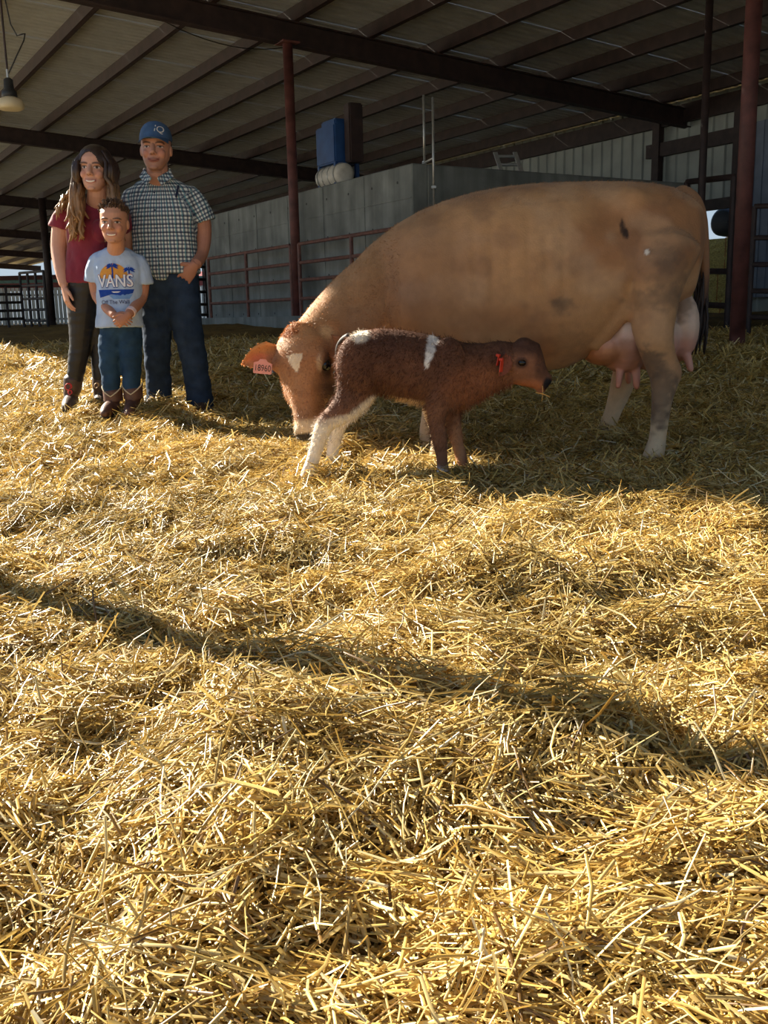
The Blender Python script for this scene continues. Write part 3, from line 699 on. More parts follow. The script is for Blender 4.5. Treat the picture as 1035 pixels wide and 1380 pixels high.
top_ = (cn_[:, 2] > .6) & (xx_ > P(560, 300, 4.5).x) & (zz_ > .9)
coat_hair(av, cn_, col, top_, 7000, .006, .013, (.5, 0, -.2), .0009, cow_root, M_HAIRC, 8)
eyeball(hp(.335, .112, .004), .026, parent=cow_root); eyeball(hp(.335, -.112, .004), .026, parent=cow_root)
# udder
M_UD = mat('pink udder skin', (128, 128, 128), .5, .06, 20, bump=.1, bscale=60, attr=True, spec=.35)
ud = MB()
ud.ell(P(840, 455, 4.54), Xv*.125, Yv*.21, Z*.165); ud.ell(P(872, 455, 4.56), Xv*.15, Yv*.19, Z*.15); ud.ell(P(916, 440, 4.58), Xv*.085, Yv*.14, Z*.165)
ud.ell(P(914, 395, 4.58), Xv*.06, Yv*.09, Z*.10); ud.ell(P(812, 468, 4.54), Xv*.10, Yv*.19, Z*.085)
for (a, b, c) in (((836, 495, 4.46), (833, 522, 4.45), .02), ((857, 497, 4.47), (858, 523, 4.46), .022), ((926, 480, 4.50), (931, 499, 4.49), .022), ((846, 495, 4.70), (847, 516, 4.70), .02)):
    ud.tube([P(*a), P(*b)], [c, c*.72], 10)
uv_, uf_ = ud.meld(.008, 5, .5)
uc_ = np.tile(lin(214, 158, 138), (len(uv_), 1)); uc_ = mixc(uc_, sstep(.45, .3, uv_[:, 2])*.7, lin(196, 112, 74)); uc_ = mixc(uc_, sstep(.52, .62, uv_[:, 2])*.8, lin(222, 200, 178))
uc_ = mixc(uc_, blobmask(uv_, P(845, 470, 4.38), (.09, .3, .05), .4, 1.2, 7, 22)*.45, mud); uc_ = mixc(uc_, blobmask(uv_, P(918, 405, 4.45), (.07, .3, .09), .4, 1.4, 9, 30)*.6, mud)
uc_ = mixc(uc_, blobmask(uv_, P(812, 478, 4.4), (.09, .3, .06), .5)*.6, lin(200, 134, 80))
adopt(cow_root, mesh_obj('udder', uv_, uf_, M_UD, None, True, uc_))
# tail with a dark switch
tl = MB(); tl.tube(pt([(915, 262, 4.58), (930, 268, 4.57), (942, 288, 4.55), (948, 325, 4.54), (950, 370, 4.54), (948, 410, 4.54)]), [.045, .042, .034, .026, .022, .018], 12)
tv, tf = tl.meld(.008, 3, .5); tc_ = np.tile(lin(150, 108, 74), (len(tv), 1)); tc_ = mixc(tc_, sstep(.95, .7, tv[:, 2]), lin(70, 50, 40))
adopt(cow_root, mesh_obj('tail', tv, tf, M_COAT, None, True, tc_))
M_SW = mat('dark tail hair', (40, 30, 26), .6, .3, 20)
sw = MB()
for k in range(70):
    a = random.uniform(-1, 1); b = random.uniform(-1, 1); y0 = random.uniform(300, 415); ln = random.uniform(40, 95) if y0 > 360 else random.uniform(25, 60)
    y1 = min(y0+ln, 478); x0 = 948-(6 if y0 < 360 else 0)
    sp = 10 if y1 > 420 else 5
    sw.tube([P(x0+a*2, y0, 4.54+b*.012), P(x0+a*sp*.8-2, (y0+y1)/2, 4.54+b*.03), P(x0+a*sp-8*(y1 > 430), y1, 4.54+b*.04)], [.004, .0065, .0015], 5, sub=2, round_end=False)
adopt(cow_root, sw.build('tail_switch', M_SW, smooth=True))
# dark tuft of hair at the tail head
# ear tags
M_TAGP = mat('pink plastic tag', (226, 150, 138), .45, .05); M_TAGD = mat('dark violet plastic tag', (92, 74, 96), .45, .05); M_INK = mat('black ink', (40, 24, 26), .6)
def text_vf(body, size, extrude=0.0):
    cu = bpy.data.curves.new('t', 'FONT'); cu.body = body; cu.size = size; cu.align_x = 'CENTER'; cu.align_y = 'CENTER'; cu.resolution_u = 3
    o = bpy.data.objects.new('t', cu); COL.objects.link(o); dg = bpy.context.evaluated_depsgraph_get(); me = bpy.data.meshes.new_from_object(o.evaluated_get(dg))
    v = get_v(me); f = [tuple(p.vertices) for p in me.polygons]; bpy.data.objects.remove(o); bpy.data.meshes.remove(me); bpy.data.curves.remove(cu); return v, f
def ear_tag(c, ux, uy, wd, ht_, m, text, parent, name='ear_tag'):
    c, ux, uy = Vector(c), Vector(ux).normalized(), Vector(uy).normalized(); nn = ux.cross(uy).normalized()
    out = [(-.5, -.45), (-.44, -.5), (.44, -.5), (.5, -.45), (.5, .22), (.25, .34), (.16, .5), (-.16, .5), (-.25, .34), (-.5, .22)]
    vs = [c+ux*(x*wd)+uy*(y*ht_)+nn*h for h in (-.0015, .0015) for x, y in out]; k = len(out)
    fs = [tuple(range(k))[::-1], tuple(range(k, 2*k))]+[(i, (i+1) % k, k+(i+1) % k, k+i) for i in range(k)]
    o = mesh_obj(name, vs, fs, m); adopt(parent, o)
    s = MB().pipe(c+uy*(ht_*.38)+nn*.004, c+uy*(ht_*.38)-nn*.012, .006, 10).build('stud', m); adopt(parent, s)
    if text:
        v, f = text_vf(text, ht_*.5); q = MB().add([c+ux*(x*.92)+uy*(y*1.25-ht_*.12)+nn*.003 for x, y, z in v], f).build('tag_number', M_INK); adopt(parent, q)
    return o
ear_tag(P(354, 494, 4.165), (1, .1, -.12), (.12, 0, 1), .078, .062, M_TAGP, '18960', cow_root)
ear_tag(P(463, 467, 4.16), (1, .2, -.5), (.5, .1, 1), .05, .05, M_TAGD, None, cow_root)

# ------------------------------------------------------------------ the calf
KY = 3.95
cf_ = MB()
cf_.loft(secs_px([(457, 476, 522, .05), (462, 464, 533, .085), (472, 453, 538, .11), (488, 446, 536, .125), (510, 442, 530, .13), (540, 444, 537, .13), (570, 449, 546, .128), (600, 456, 553, .12), (625, 461, 552, .105), (645, 464, 540, .08), (656, 470, 528, .05)], KY), 26)
cf_.tube(pt([(615, 508, KY), (640, 501, KY), (662, 495, KY), (683, 488, KY), (696, 484, KY)]), [(.14, .10), (.118, .085), (.103, .07), (.09, .062), (.07, .055)], 18)
Ah = (P(736, 518, KY)-P(690, 484, KY)).normalized(); Bh = Yv.cross(Ah).normalized()
if Bh.z < 0: Bh = -Bh
mmk = KY/1300
for_secs = []
for px, py, hh, hw in ((676, 478, 16, .035), (684, 480, 27, .056), (695, 486, 34, .068), (706, 491, 34, .070), (715, 499, 27, .060), (723, 507, 19.5, .048), (730, 513, 15, .042), (735, 517, 13.5, .040), (738.5, 519.5, 9, .028)):
    for_secs.append((P(px, py, KY), Yv, Bh, hw, hh*mmk, hh*mmk*.92, .92))
cf_.loft(for_secs, 22)
cf_.ell(P(706, 462, KY), Xv*.035, Yv*.05, Z*.022); cf_.ell(P(690, 505, KY), Xv*.05, Yv*.05, Z*.04); cf_.ell(P(729, 526, KY), Xv*.02, Yv*.026, Z*.011)
for s in (-1, 1):
    cf_.ell(P(703, 484, KY+s*.058), Xv*.022, Yv*.016, Z*.014)
    cf_.ell(P(484, 494, KY+s*.08), Xv*.095, Yv*.06, Z*.13); cf_.ell(P(604, 505, KY+s*.07), Xv*.085, Yv*.055, Z*.15)
khn = [(486, 508, 3.89), (474, 538, 3.88), (455, 558, 3.86), (438, 572, 3.86), (428, 600, 3.86), (419, 628, 3.86), (413, 644, 3.86), (408, 655, 3.86)]
cf_.tube(pt(khn), [(.095, .06), (.072, .05), (.05, .042), (.039, .034), (.029, .027), (.028, .026), (.031, .028), (.027, .026)], 16)
khf = [(488, 505, 4.01), (480, 535, 4.03), (464, 555, 4.05), (457, 572, 4.06), (450, 600, 4.07), (447, 622, 4.07), (447, 636, 4.07)]
cf_.tube(pt(khf), [(.09, .055), (.065, .045), (.045, .038), (.034, .03), (.027, .025), (.028, .026), (.027, .026)], 16)
kfn = [(600, 515, 3.88), (591, 545, 3.87), (588, 568, 3.87), (591, 584, 3.87), (594, 604, 3.87), (596, 622, 3.87), (597, 638, 3.87), (598, 652, 3.87)]
cf_.tube(pt(kfn), [(.08, .06), (.055, .045), (.034, .032), (.034, .032), (.027, .026), (.023, .022), (.026, .024), (.022, .022)], 16)
kff = [(612, 515, 4.02), (610, 545, 4.03), (610, 565, 4.03), (613, 582, 4.03), (617, 600, 4.03), (621, 614, 4.03), (624, 626, 4.02)]
cf_.tube(pt(kff), [(.075, .055), (.052, .042), (.034, .03), (.031, .028), (.025, .024), (.026, .024), (.024, .023)], 16)
kv, kf = cf_.meld(.0055, 5, .5)
kn_ = fbm(kv, 16, 31, 3)
ke1 = leaf_ear(P(684, 478, KY-.06), P(674, 507, KY-.105), (.45, -1, .1), .058, .008); ke2 = leaf_ear(P(684, 474, KY+.06), P(672, 470, KY+.13), (.3, -1, .2), .05, .008)
nk = len(kv); kv, kf = join_vf((kv, kf), ke1, ke2)
brown = lin(92, 60, 44); kc = np.tile(brown, (len(kv), 1)); q1 = fbm(kv, 7, 41, 4); q2 = fbm(kv, 26, 43, 3)
kc = mixc(kc, sstep(.4, .7, q1)*.5, lin(122, 82, 60)); kc = mixc(kc, sstep(.5, .72, q2)*.45, lin(78, 46, 32))
zk = kv[:, 2]; xk = kv[:, 0]
kc = mixc(kc, sstep(.43, .30, zk)*.4, lin(164, 118, 90)); kc = mixc(kc, blobmask(kv, P(640, 520, KY), (.14, .3, .09), .5)*.4, lin(186, 118, 78))
kwhite = lin(238, 226, 208)
# white hind shanks, white feet, belly and two back patches
hind = xk < P(505, 560, KY).x
legw = hind & (zk < .30); hb = np.where(hind, sstep(.315, .26, zk+(q2-.5)*.06), 0); kc = mixc(kc, hb*.97, kwhite)
kc = mixc(kc, blobmask(kv, P(470, 566, 3.86), (.07, .25, .022), .4, .5, 3, 30)*.95, kwhite)
for (a, b, r) in (((452, 572), (500, 535), .028),):
    for t in np.linspace(0, 1, 6): kc = mixc(kc, blobmask(kv, P(a[0]+(b[0]-a[0])*t+3, a[1]+(b[1]-a[1])*t+4, KY), (r, .3, r*.9), .4, .4, 2, 40)*.9, kwhite)
kc = mixc(kc, blobmask(kv, P(530, 541, KY), (.14, .09, .022), .4)*.9, lin(236, 206, 160))
kc = mixc(kc, np.where(~hind, sstep(.10, .055, zk+(q2-.5)*.04+(xk-P(597, 600, KY).x)*.3), 0)*.9, lin(214, 206, 204))
kc = mixc(kc, blobmask(kv, P(617, 600, 4.0), (.03, .1, .10), .4)*.5, lin(214, 160, 116))
kc = mixc(kc, blobmask(kv, P(486, 452, 3.90), (.038, .10, .030), .35, .8, 61, 45), kwhite)
for t, wd in ((0, .024), (.25, .022), (.5, .02), (.75, .016), (1, .010)):
    kc = mixc(kc, blobmask(kv, P(587-12*t, 450+38*t, 3.85), (wd, .12, .022), .3, .7, 67, 55), lin(240, 236, 232))
# face
kc = mixc(kc, blobmask(kv, P(705, 500, KY), (.10, .2, .085), .35)*(xk > P(676, 490, KY).x)*.75, lin(150, 102, 74))
kc = mixc(kc, blobmask(kv, P(715, 462, KY), (.08, .2, .05), .4)*.8, lin(74, 48, 36)); kc = mixc(kc, blobmask(kv, P(728, 490, KY), (.03, .2, .08), .4)*.7, lin(86, 56, 42))
kc = mixc(kc, blobmask(kv, P(712, 520, KY), (.07, .2, .028), .5)*.6, lin(206, 128, 84))
kc = mixc(kc, blobmask(kv, P(736, 517, KY), (.022, .1, .028), .25), lin(34, 30, 32)); kc = mixc(kc, blobmask(kv, P(727, 529, KY), (.022, .1, .011), .3)*.8, lin(190, 128, 96))
kc = mixc(kc, blobmask(kv, P(703, 489, KY-.07), (.026, .02, .022), .3)*.8, lin(60, 40, 32))
er = (np.arange(len(kv)) >= nk).astype(float); kc = mixc(kc, er*.8, lin(150, 84, 62))
wet = blobmask(kv, P(565, 460, KY-.1), (.18, .3, .05), .5, .8, 5, 30); kc = mixc(kc, wet*.4, lin(62, 38, 28))
nrm_src = None
calf_root = empty('calf', (P(520, 650, KY).x, KY, gz(P(520, 650, KY).x, KY)))
calf_o = mesh_obj('body', kv, kf, mat('soft calf coat', (128, 128, 128), .68, .10, 60, bump=.5, bscale=90, attr=True, spec=.2, sheen=.0), None, True, kc); adopt(calf_root, calf_o)
tag(calf_root, 'small dark brown newborn calf with white hind legs and two white back patches', 'calf')
eyeball(P(703.5, 489, KY-.066), .0145, parent=calf_root, ax=(1.15, .8, .9)); eyeball(P(703.5, 489, KY+.066), .0145, parent=calf_root, ax=(1.15, .8, .9))
# fluffy hair standing off the skin
kn = get_n(calf_o.data)
nh = 15000; pick = rng.choice(nk, nh); bp_ = kv[pick]; bn = kn[pick]
ok = (bp_[:, 2] > .16) & ~((bp_[:, 0] > P(690, 490, KY).x)); bp_ = bp_[ok]; bn = bn[ok]; bc = kc[pick][ok]; nh = len(bp_)
dirs = bn*.75+np.array((-.45, 0, -.75))+rng.normal(0, .38, (nh, 3)); dirs /= np.linalg.norm(dirs, axis=1)[:, None]
sidev = np.cross(dirs, bn+rng.normal(0, .3, (nh, 3))); sidev /= np.linalg.norm(sidev, axis=1)[:, None]+1e-9
ln = rng.uniform(.010, .026, nh)[:, None]; wd = .0011
fv = np.stack([bp_-sidev*wd, bp_+sidev*wd, bp_+dirs*ln*.6+sidev*wd*.7+bn*ln*.08, bp_+dirs*ln*.6-sidev*wd*.7+bn*ln*.08, bp_+dirs*ln], 1).reshape(-1, 3)
b5 = np.arange(nh)[:, None]*5
fq = [tuple(int(i) for i in r) for r in (b5+np.array([0, 1, 2, 3]))]+[tuple(int(i) for i in r) for r in (b5+np.array([3, 2, 4]))]
fur = mesh_obj('coat_hair', fv, fq, mat('calf hair', (128, 128, 128), .75, .1, 30, attr=True, trans=.12, spec=.15), None, False, np.repeat(bc*1.0, 5, 0)); fur['kind'] = 'stuff'; adopt(calf_root, fur)
# calf tag and tail
M_TAGO = mat('orange plastic tag', (232, 78, 46), .4, .05, trans=.3)
ear_tag(P(676, 492, KY-.115), (.6, .8, 0), (.1, 0, 1), .022, .055, M_TAGO, None, calf_root); ear_tag(P(671.5, 485, KY-.085), (.6, .8, 0), (.2, 0, 1), .014, .045, M_TAGO, None, calf_root)
ct = MB(); ct.tube(pt([(470, 453, 3.97), (461, 459, 4.0), (455, 472, 4.03), (456, 500, 4.04), (460, 530, 4.04)]), [.014, .012, .010, .009, .010], 8)
adopt(calf_root, ct.build('tail', M_SW, smooth=True))
for k in range(12):
    pass
# a stalk of straw in the calf's mouth
ms = MB().tube([P(722, 529, KY-.03), P(732, 531, KY-.035), P(741, 535, KY-.04)], [.0025, .0025, .002], 5); ms.tube([P(731, 520, KY-.045), P(731.5, 530, KY-.05), P(730, 541, KY-.05)], [.0015, .0015, .001], 5)
tag(ms.build('straw_stalk', mat('single straw', (214, 160, 80), .5)), 'short straw stalk sticking out of the calf\'s mouth', 'straw')
# ------------------------------------------------------------------ people
M_SKIN = mat('skin', (128, 128, 128), .5, .04, 30, attr=True, spec=.35)
M_CLOTHV = mat('cloth with woven colour', (128, 128, 128), .85, .06, 40, attr=True, spec=.2, bump=.1, bscale=200)
class Head:
    def __init__(s, chin, h, yaw=0, roll=0, pitch=0, wide=1.0):
        s.c = Vector(chin); s.h = h; s.w = wide
        R = Matrix.Rotation(roll, 3, 'Y') @ Matrix.Rotation(yaw, 3, 'Z') @ Matrix.Rotation(pitch, 3, 'X')
        s.x = R @ Vector((1, 0, 0)); s.f = R @ Vector((0, -1, 0)); s.z = R @ Vector((0, 0, 1))
    def p(s, x, f, z): return s.c+(s.x*(x*s.w)+s.f*f+s.z*z)*s.h
    def ell(s, mb, x, f, z, rx, rf, rz): mb.ell(s.p(x, f, z), s.x*rx*s.h, s.f*rf*s.h, s.z*rz*s.h, 16, 10)
    def shape(s, mb, neck_to, neck_r):
        rows = ((0.0, .30, -.12, .09), (.03, .355, -.02, .155), (.10, .385, .05, .215), (.18, .39, .16, .262), (.28, .385, .30, .30), (.40, .38, .38, .325), (.50, .375, .42, .335), (.60, .395, .44, .34), (.72, .38, .45, .34), (.84, .31, .40, .30), (.93, .20, .30, .21), (.98, .10, .18, .12), (1.0, .02, .08, .05))
        secs = []
        for z, f, b, w_ in rows: secs.append((s.p(0, (f-b)/2, z), s.x, s.f, w_*s.h*s.w, (f+b)/2*s.h, (f+b)/2*s.h, .92))
        mb.loft(secs, 28)
        mb.tube([s.p(0, .37, .53), s.p(0, .43, .43), s.p(0, .475, .355)], [.045*s.h, .055*s.h, .06*s.h], 12, ref=s.x)
        for k in (-1, 1):
            s.ell(mb, k*.05, .425, .345, .04, .045, .035)
            s.ell(mb, k*.17, .285, .35, .10, .095, .10)
            s.ell(mb, k*.15, .355, .575, .10, .045, .03)
            s.ell(mb, k*.345, -.02, .45, .035, .075, .115)
        s.ell(mb, 0, .375, .205, .12, .045, .045); s.ell(mb, 0, .35, .05, .09, .05, .05)
        mb.tube([s.p(0, -.05, .30), s.p(0, -.08, .0), neck_to], [.225*s.h, neck_r, neck_r*1.15], 18)
    def paint(s, v, col, lips, brow, smile=1.0, teeth=True, stubble=None, squint=1.0):
        d = (v-np.array(s.c))/s.h; x = d@np.array(s.x)/s.w; f = d@np.array(s.f); z = d@np.array(s.z); on = (f > .12)*(z > -.05)*(z < 1.05)
        if stubble is not None:
            col = mixc(col, on*sstep(.36, .22, z+.25*np.abs(x))*.38, stubble); 
        col = mixc(col, on*np.exp(-((np.abs(x)-.17)/.09)**2-((z-.36)/.08)**2)*.35, lin(206, 120, 100))
        for k in (-1, 1):
            ex = x-k*.155
            col = mixc(col, on*np.exp(-(ex/.10)**2-((z-.50)/.045)**2)*.40, lin(96, 60, 48))  # eye-socket shade painted on; the sockets are not carved
            bz = z-(.585-.35*ex*ex*4-.04*k*ex)
            col = mixc(col, on*(1-sstep(.085, .115, np.abs(ex)))*(1-sstep(.010, .026, np.abs(bz)))*.85, brow)
            eye = 1-sstep(.8, 1.2, np.sqrt((ex/.068)**2+((z-.498)/(.026*squint))**2)); col = mixc(col, on*eye*.9, lin(214, 204, 198))
            iris = 1-sstep(.7, 1.25, np.sqrt((ex/.030)**2+((z-.498)/(.028*squint))**2)); col = mixc(col, on*iris, lin(38, 26, 22))
            lid = 1-sstep(.006, .016, np.abs(z-.498-.026*squint*np.sqrt(np.clip(1-(ex/.078)**2, 0, 1)))); col = mixc(col, on*lid*(np.abs(ex) < .08)*.8, lin(48, 30, 26))
            col = mixc(col, on*np.exp(-((x-k*.035)/.016)**2-((z-.325)/.012)**2)*.7, lin(70, 36, 30))
        mz = z-(.185+smile*1.6*x*x); inm = 1-sstep(.125, .15, np.abs(x))
        col = mixc(col, on*inm*(1-sstep(.026, .042, np.abs(mz)))*.8, lips)
        if teeth: col = mixc(col, on*(1-sstep(.095, .12, np.abs(x)))*(1-sstep(.012, .022, np.abs(mz-.002)))*.95, lin(240, 234, 226))
        else: col = mixc(col, on*(1-sstep(.11, .13, np.abs(x)))*(1-sstep(.005, .014, np.abs(mz)))*.8, lin(84, 40, 36))
        return col
def hand(mb, wrist, d, n, side, L, curl=.35, spread=.06, fan=(1, 1, 1, 1), thumb_in=.0):
    """wrist point, direction of the fingers, normal of the back of the hand, direction of the thumb side, overall length"""
    w, d, n = Vector(wrist), Vector(d).normalized(), Vector(n); n = (n-d*n.dot(d)).normalized(); s = d.cross(n)
    if s.dot(Vector(side)) < 0: s = -s
    k = L/.185
    mb.loft([(w-d*.01, s, n, .026*k, .02*k, .02*k), (w+d*.02*k, s, n, .031*k, .019*k, .019*k), (w+d*.05*k, s, n, .039*k, .017*k, .018*k), (w+d*.085*k, s, n, .041*k, .014*k, .015*k), (w+d*.10*k, s, n, .036*k, .010*k, .011*k)], 16)
    for i, (off, ln) in enumerate(((.031, .074), (.0105, .083), (-.0105, .077), (-.031, .06))):
        c = curl*fan[i]; p = w+d*(.092*k-abs(off)*.12)+s*(off*k); dirv = (d+s*(off/.03*spread)).normalized(); pts = [p-dirv*.02*k, p]
        for j, fr in enumerate((.45, .32, .25)):
            a = c*(1+.9*j); dv = (dirv*math.cos(a)-n*math.sin(a)); p = p+dv*(ln*k*fr); pts.append(p)
        mb.tube(pts, [.0085*k, .0088*k, .0082*k, .0075*k, .006*k], 8, sub=2)
    p = w+d*.022*k+s*.024*k; dv = (d*.70+s*(.65-thumb_in)-n*(.25+thumb_in*.5)).normalized(); pts = [p, p+dv*.036*k]; dv2 = (d*.95+s*.22-n*.25).normalized()
    pts += [pts[-1]+dv2*.03*k, pts[-1]+dv2*.055*k]
    mb.tube(pts, [.0135*k, .0115*k, .0098*k, .007*k], 8, sub=2)
def finish(name, vf, m, root, colour=None, wr=0, wscale=(10, 10, 6), seed=0):
    v, f = vf
    o = mesh_obj(name, v, f, m, None, True)
    if wr:
        n = get_n(o.data); d = (fbm(v*np.array(wscale), 1, seed, 3)-.5)*2*wr; v = v+n*d[:, None]; put_v(o.data, v)
    if colour is not None: set_col(o.data, colour(v) if callable(colour) else np.tile(colour, (len(v), 1)))
    adopt(root, o); return o
def seg_tube(mb, pts, rad, n=16, ref=(0, 1, 0)): mb.tube(pts, rad, n, ref)
def flat(c): return lambda v: np.tile(c, (len(v), 1))

# ---------------- woman
Y0 = 6.25
def Q(px, py, dy=0): return P(px, py, Y0+dy)
wom = empty('person', (Q(112, 552).x, Y0, gz(Q(112, 552).x, Y0))); tag(wom, 'smiling woman with long brown hair in a maroon top and black leggings', 'person')
hd_ = Head(Q(130, 259, -.09), .268, yaw=-.05, roll=.05, pitch=.02, wide=.92)
b = MB(); hd_.shape(b, Q(131, 280, .02), .062)
hv = b.meld(.0035, 3, .45)
b = MB(); b.loft([(Q(126, 275, .02), Xv, Yv, .08, .06, .06), (Q(124, 285, .02), Xv, Yv, .15, .08, .08), (Q(120, 310, .02), Xv, Yv, .15, .10, .10), (Q(118, 345, .02), Xv, Yv, .12, .09, .09), (Q(115, 390, .02), Xv, Yv, .15, .10, .10)], 20)
b.tube([Q(112, 390, .0), Q(108, 465, .02), Q(99, 530, .04)], [.08, .055, .04], 14); b.tube([Q(130, 390, .05), Q(136, 470, .08), Q(137, 535, .1)], [.08, .055, .04], 14)
tv_ = b.meld(.012, 2)
b = MB(); b.tube([Q(90, 287, .02), Q(83, 300, .02), Q(79, 335, .0), Q(82, 362, -.06), Q(86, 384, -.10)], [.052, .054, .048, .040, .028], 16)
hand(b, Q(86.5, 386, -.105), (.12, -.05, -1), (-.8, -.55, 0), (.6, -.8, 0), .175, .28)
b.tube([Q(160, 285, .05), Q(170, 320, .10), Q(168, 350, .16), Q(160, 372, .18)], [.05, .045, .038, .03], 14)
hand(b, Q(160, 373, .18), (-.4, .0, -1), (.2, 1, 0), (-1, 0, .2), .17, .5)
al = b.meld(.0035, 3, .45)
skinw = lin(208, 156, 132)
v, f = join_vf(hv, tv_, al)
c = np.tile(skinw, (len(v), 1)); nh_ = len(hv[0]); c[:nh_] = hd_.paint(v[:nh_], c[:nh_], lin(178, 92, 86), lin(62, 42, 34), smile=1.5)
adopt(wom, mesh_obj('body', v, f, M_SKIN, None, True, c))
mar = lin(128, 38, 54)
b = MB()
b.loft([(Q(129, 273, .02), Xv, Yv, .085, .07, .065, .9), (Q(127, 279, .02), Xv, Yv, .14, .09, .085, .9), (Q(125, 290, .02), Xv, Yv, .170, .11, .105, .9), (Q(124, 310, .01), Xv, Yv, .155, .12, .13, .9), (Q(123, 330, .0), Xv, Yv, .145, .12, .125, .9), (Q(121, 350, .0), Xv, Yv, .145, .12, .12, .9), (Q(118, 368, .0), Xv, Yv, .158, .13, .128, .9), (Q(117, 382, .0), Xv, Yv, .162, .13, .13, .9)], 26)
b.tube([Q(104, 281, .02), Q(93, 285, .02), Q(85, 294, .02), Q(81, 308, .02)], [.05, .058, .064, .072], 16, round_end=False); b.tube([Q(152, 281, .03), Q(160, 290, .05), Q(166, 308, .08)], [.07, .07, .064], 16)
for k in (-1, 1): b.ell(Q(122+k*14, 312, -.09), Xv*.065, Yv*.055, Z*.07)
shirtw = finish('top', b.meld(.007, 4), mat('maroon knit', (128, 32, 52), .8, .12, 14, bump=.1, bscale=220, sheen=.2), wom, None, .010, (20, 20, 11), 5)
b = MB()
b.tube([Q(116, 378, .0), Q(113, 396, .0), Q(111, 425, .0), Q(108, 465, .02), Q(104, 490, .03), Q(99.5, 522, .04)], [(.145, .125), (.115, .115), (.092, .095), (.066, .07), (.060, .064), (.044, .046)], 18)
b.tube([Q(118, 378, .02), Q(126, 396, .05), Q(130, 425, .06), Q(135, 465, .08), Q(136, 495, .09), Q(137, 525, .1)], [(.145, .125), (.11, .11), (.088, .09), (.065, .068), (.06, .064), (.05, .052)], 18)
finish('leggings', b.meld(.007, 3), mat('black stretch fabric', (30, 29, 32), .5, .2, 18, spec=.5), wom, None, .004, (12, 12, 40), 7)
M_BOOTB = mat('dark brown boot leather', (74, 56, 46), .5, .25, 20, bump=.15, bscale=60); M_RED2 = mat('red stitching', (196, 52, 46), .6); M_SOLE = mat('boot sole', (40, 32, 28), .8)
def boot(root, top, ankle, toe, r_top, m, name='boot', sole=True):
    top, ankle, toe = Vector(top), Vector(ankle), Vector(toe); b = MB()
    b.tube([top, top.lerp(ankle, .5), ankle+Z*.04, ankle], [r_top, r_top*.92, r_top*.74, r_top*.78], 18)
    d = toe-ankle; d.z = 0; heel = ankle-d.normalized()*r_top*.35; gz_ = min(ankle.z, toe.z)
    b.tube([heel+Z*-.01, ankle+d*.35+Z*-.012, ankle+d*.75+Z*-.03, toe-Z*.03], [r_top*.72, r_top*.72, r_top*.66, r_top*.42], 16, ref=(0, 0, 1))
    o = finish(name, b.meld(.006, 4), m, root)
    s = MB().tube([heel-Z*.055, ankle+d*.4-Z*.055, toe-Z*.052], [(r_top*.66, .012), (r_top*.7, .012), (r_top*.46, .010)], 14, ref=(0, 0, 1)).build('sole', M_SOLE); adopt(root, s)
    return o
def foot_z(px, Yd): q = P(px, 550, Yd); return gz(q.x, Yd)+.075
def onfoot(px, Yd, dz=0): q = P(px, 550, Yd); return Vector((q.x, Yd, gz(q.x, Yd)+.075+dz))
a = onfoot(97, Y0+.04); boot(wom, Q(99, 510, .04), a, a+Vector((.02, -.17, 0)), .062, M_BOOTB)
a2 = onfoot(137, Y0+.1); boot(wom, Q(137, 510, .1), a2, a2+Vector((.03, -.17, 0)), .062, M_BOOTB)
def swirl(c, r, ax, az, m, root, name='embroidery'):
    b = MB(); pts = []
    for k in range(15):
        t = k/14*2.6*math.pi; rr = r*(.35+.65*abs(math.sin(t*.6))); pts.append(Vector(c)+Vector(ax)*(rr*math.cos(t))+Vector(az)*(rr*math.sin(t)*1.1))
    b.tube(pts, [.003]*15, 6, ref=(0, 1, .01)); adopt(root, b.build(name, m))
swirl(a+Vector((.012, -.062, .085)), .024, (1, 0, .1), (-.1, .1, 1), M_RED2, wom); swirl(a+Vector((.02, -.066, .05)), .015, (1, 0, .1), (-.1, .2, 1), M_RED2, wom)
swirl(a2+Vector((.0, -.062, .09)), .018, (1, 0, .2), (-.1, .25, 1), mat('tan stitching', (190, 150, 96), .6), wom)
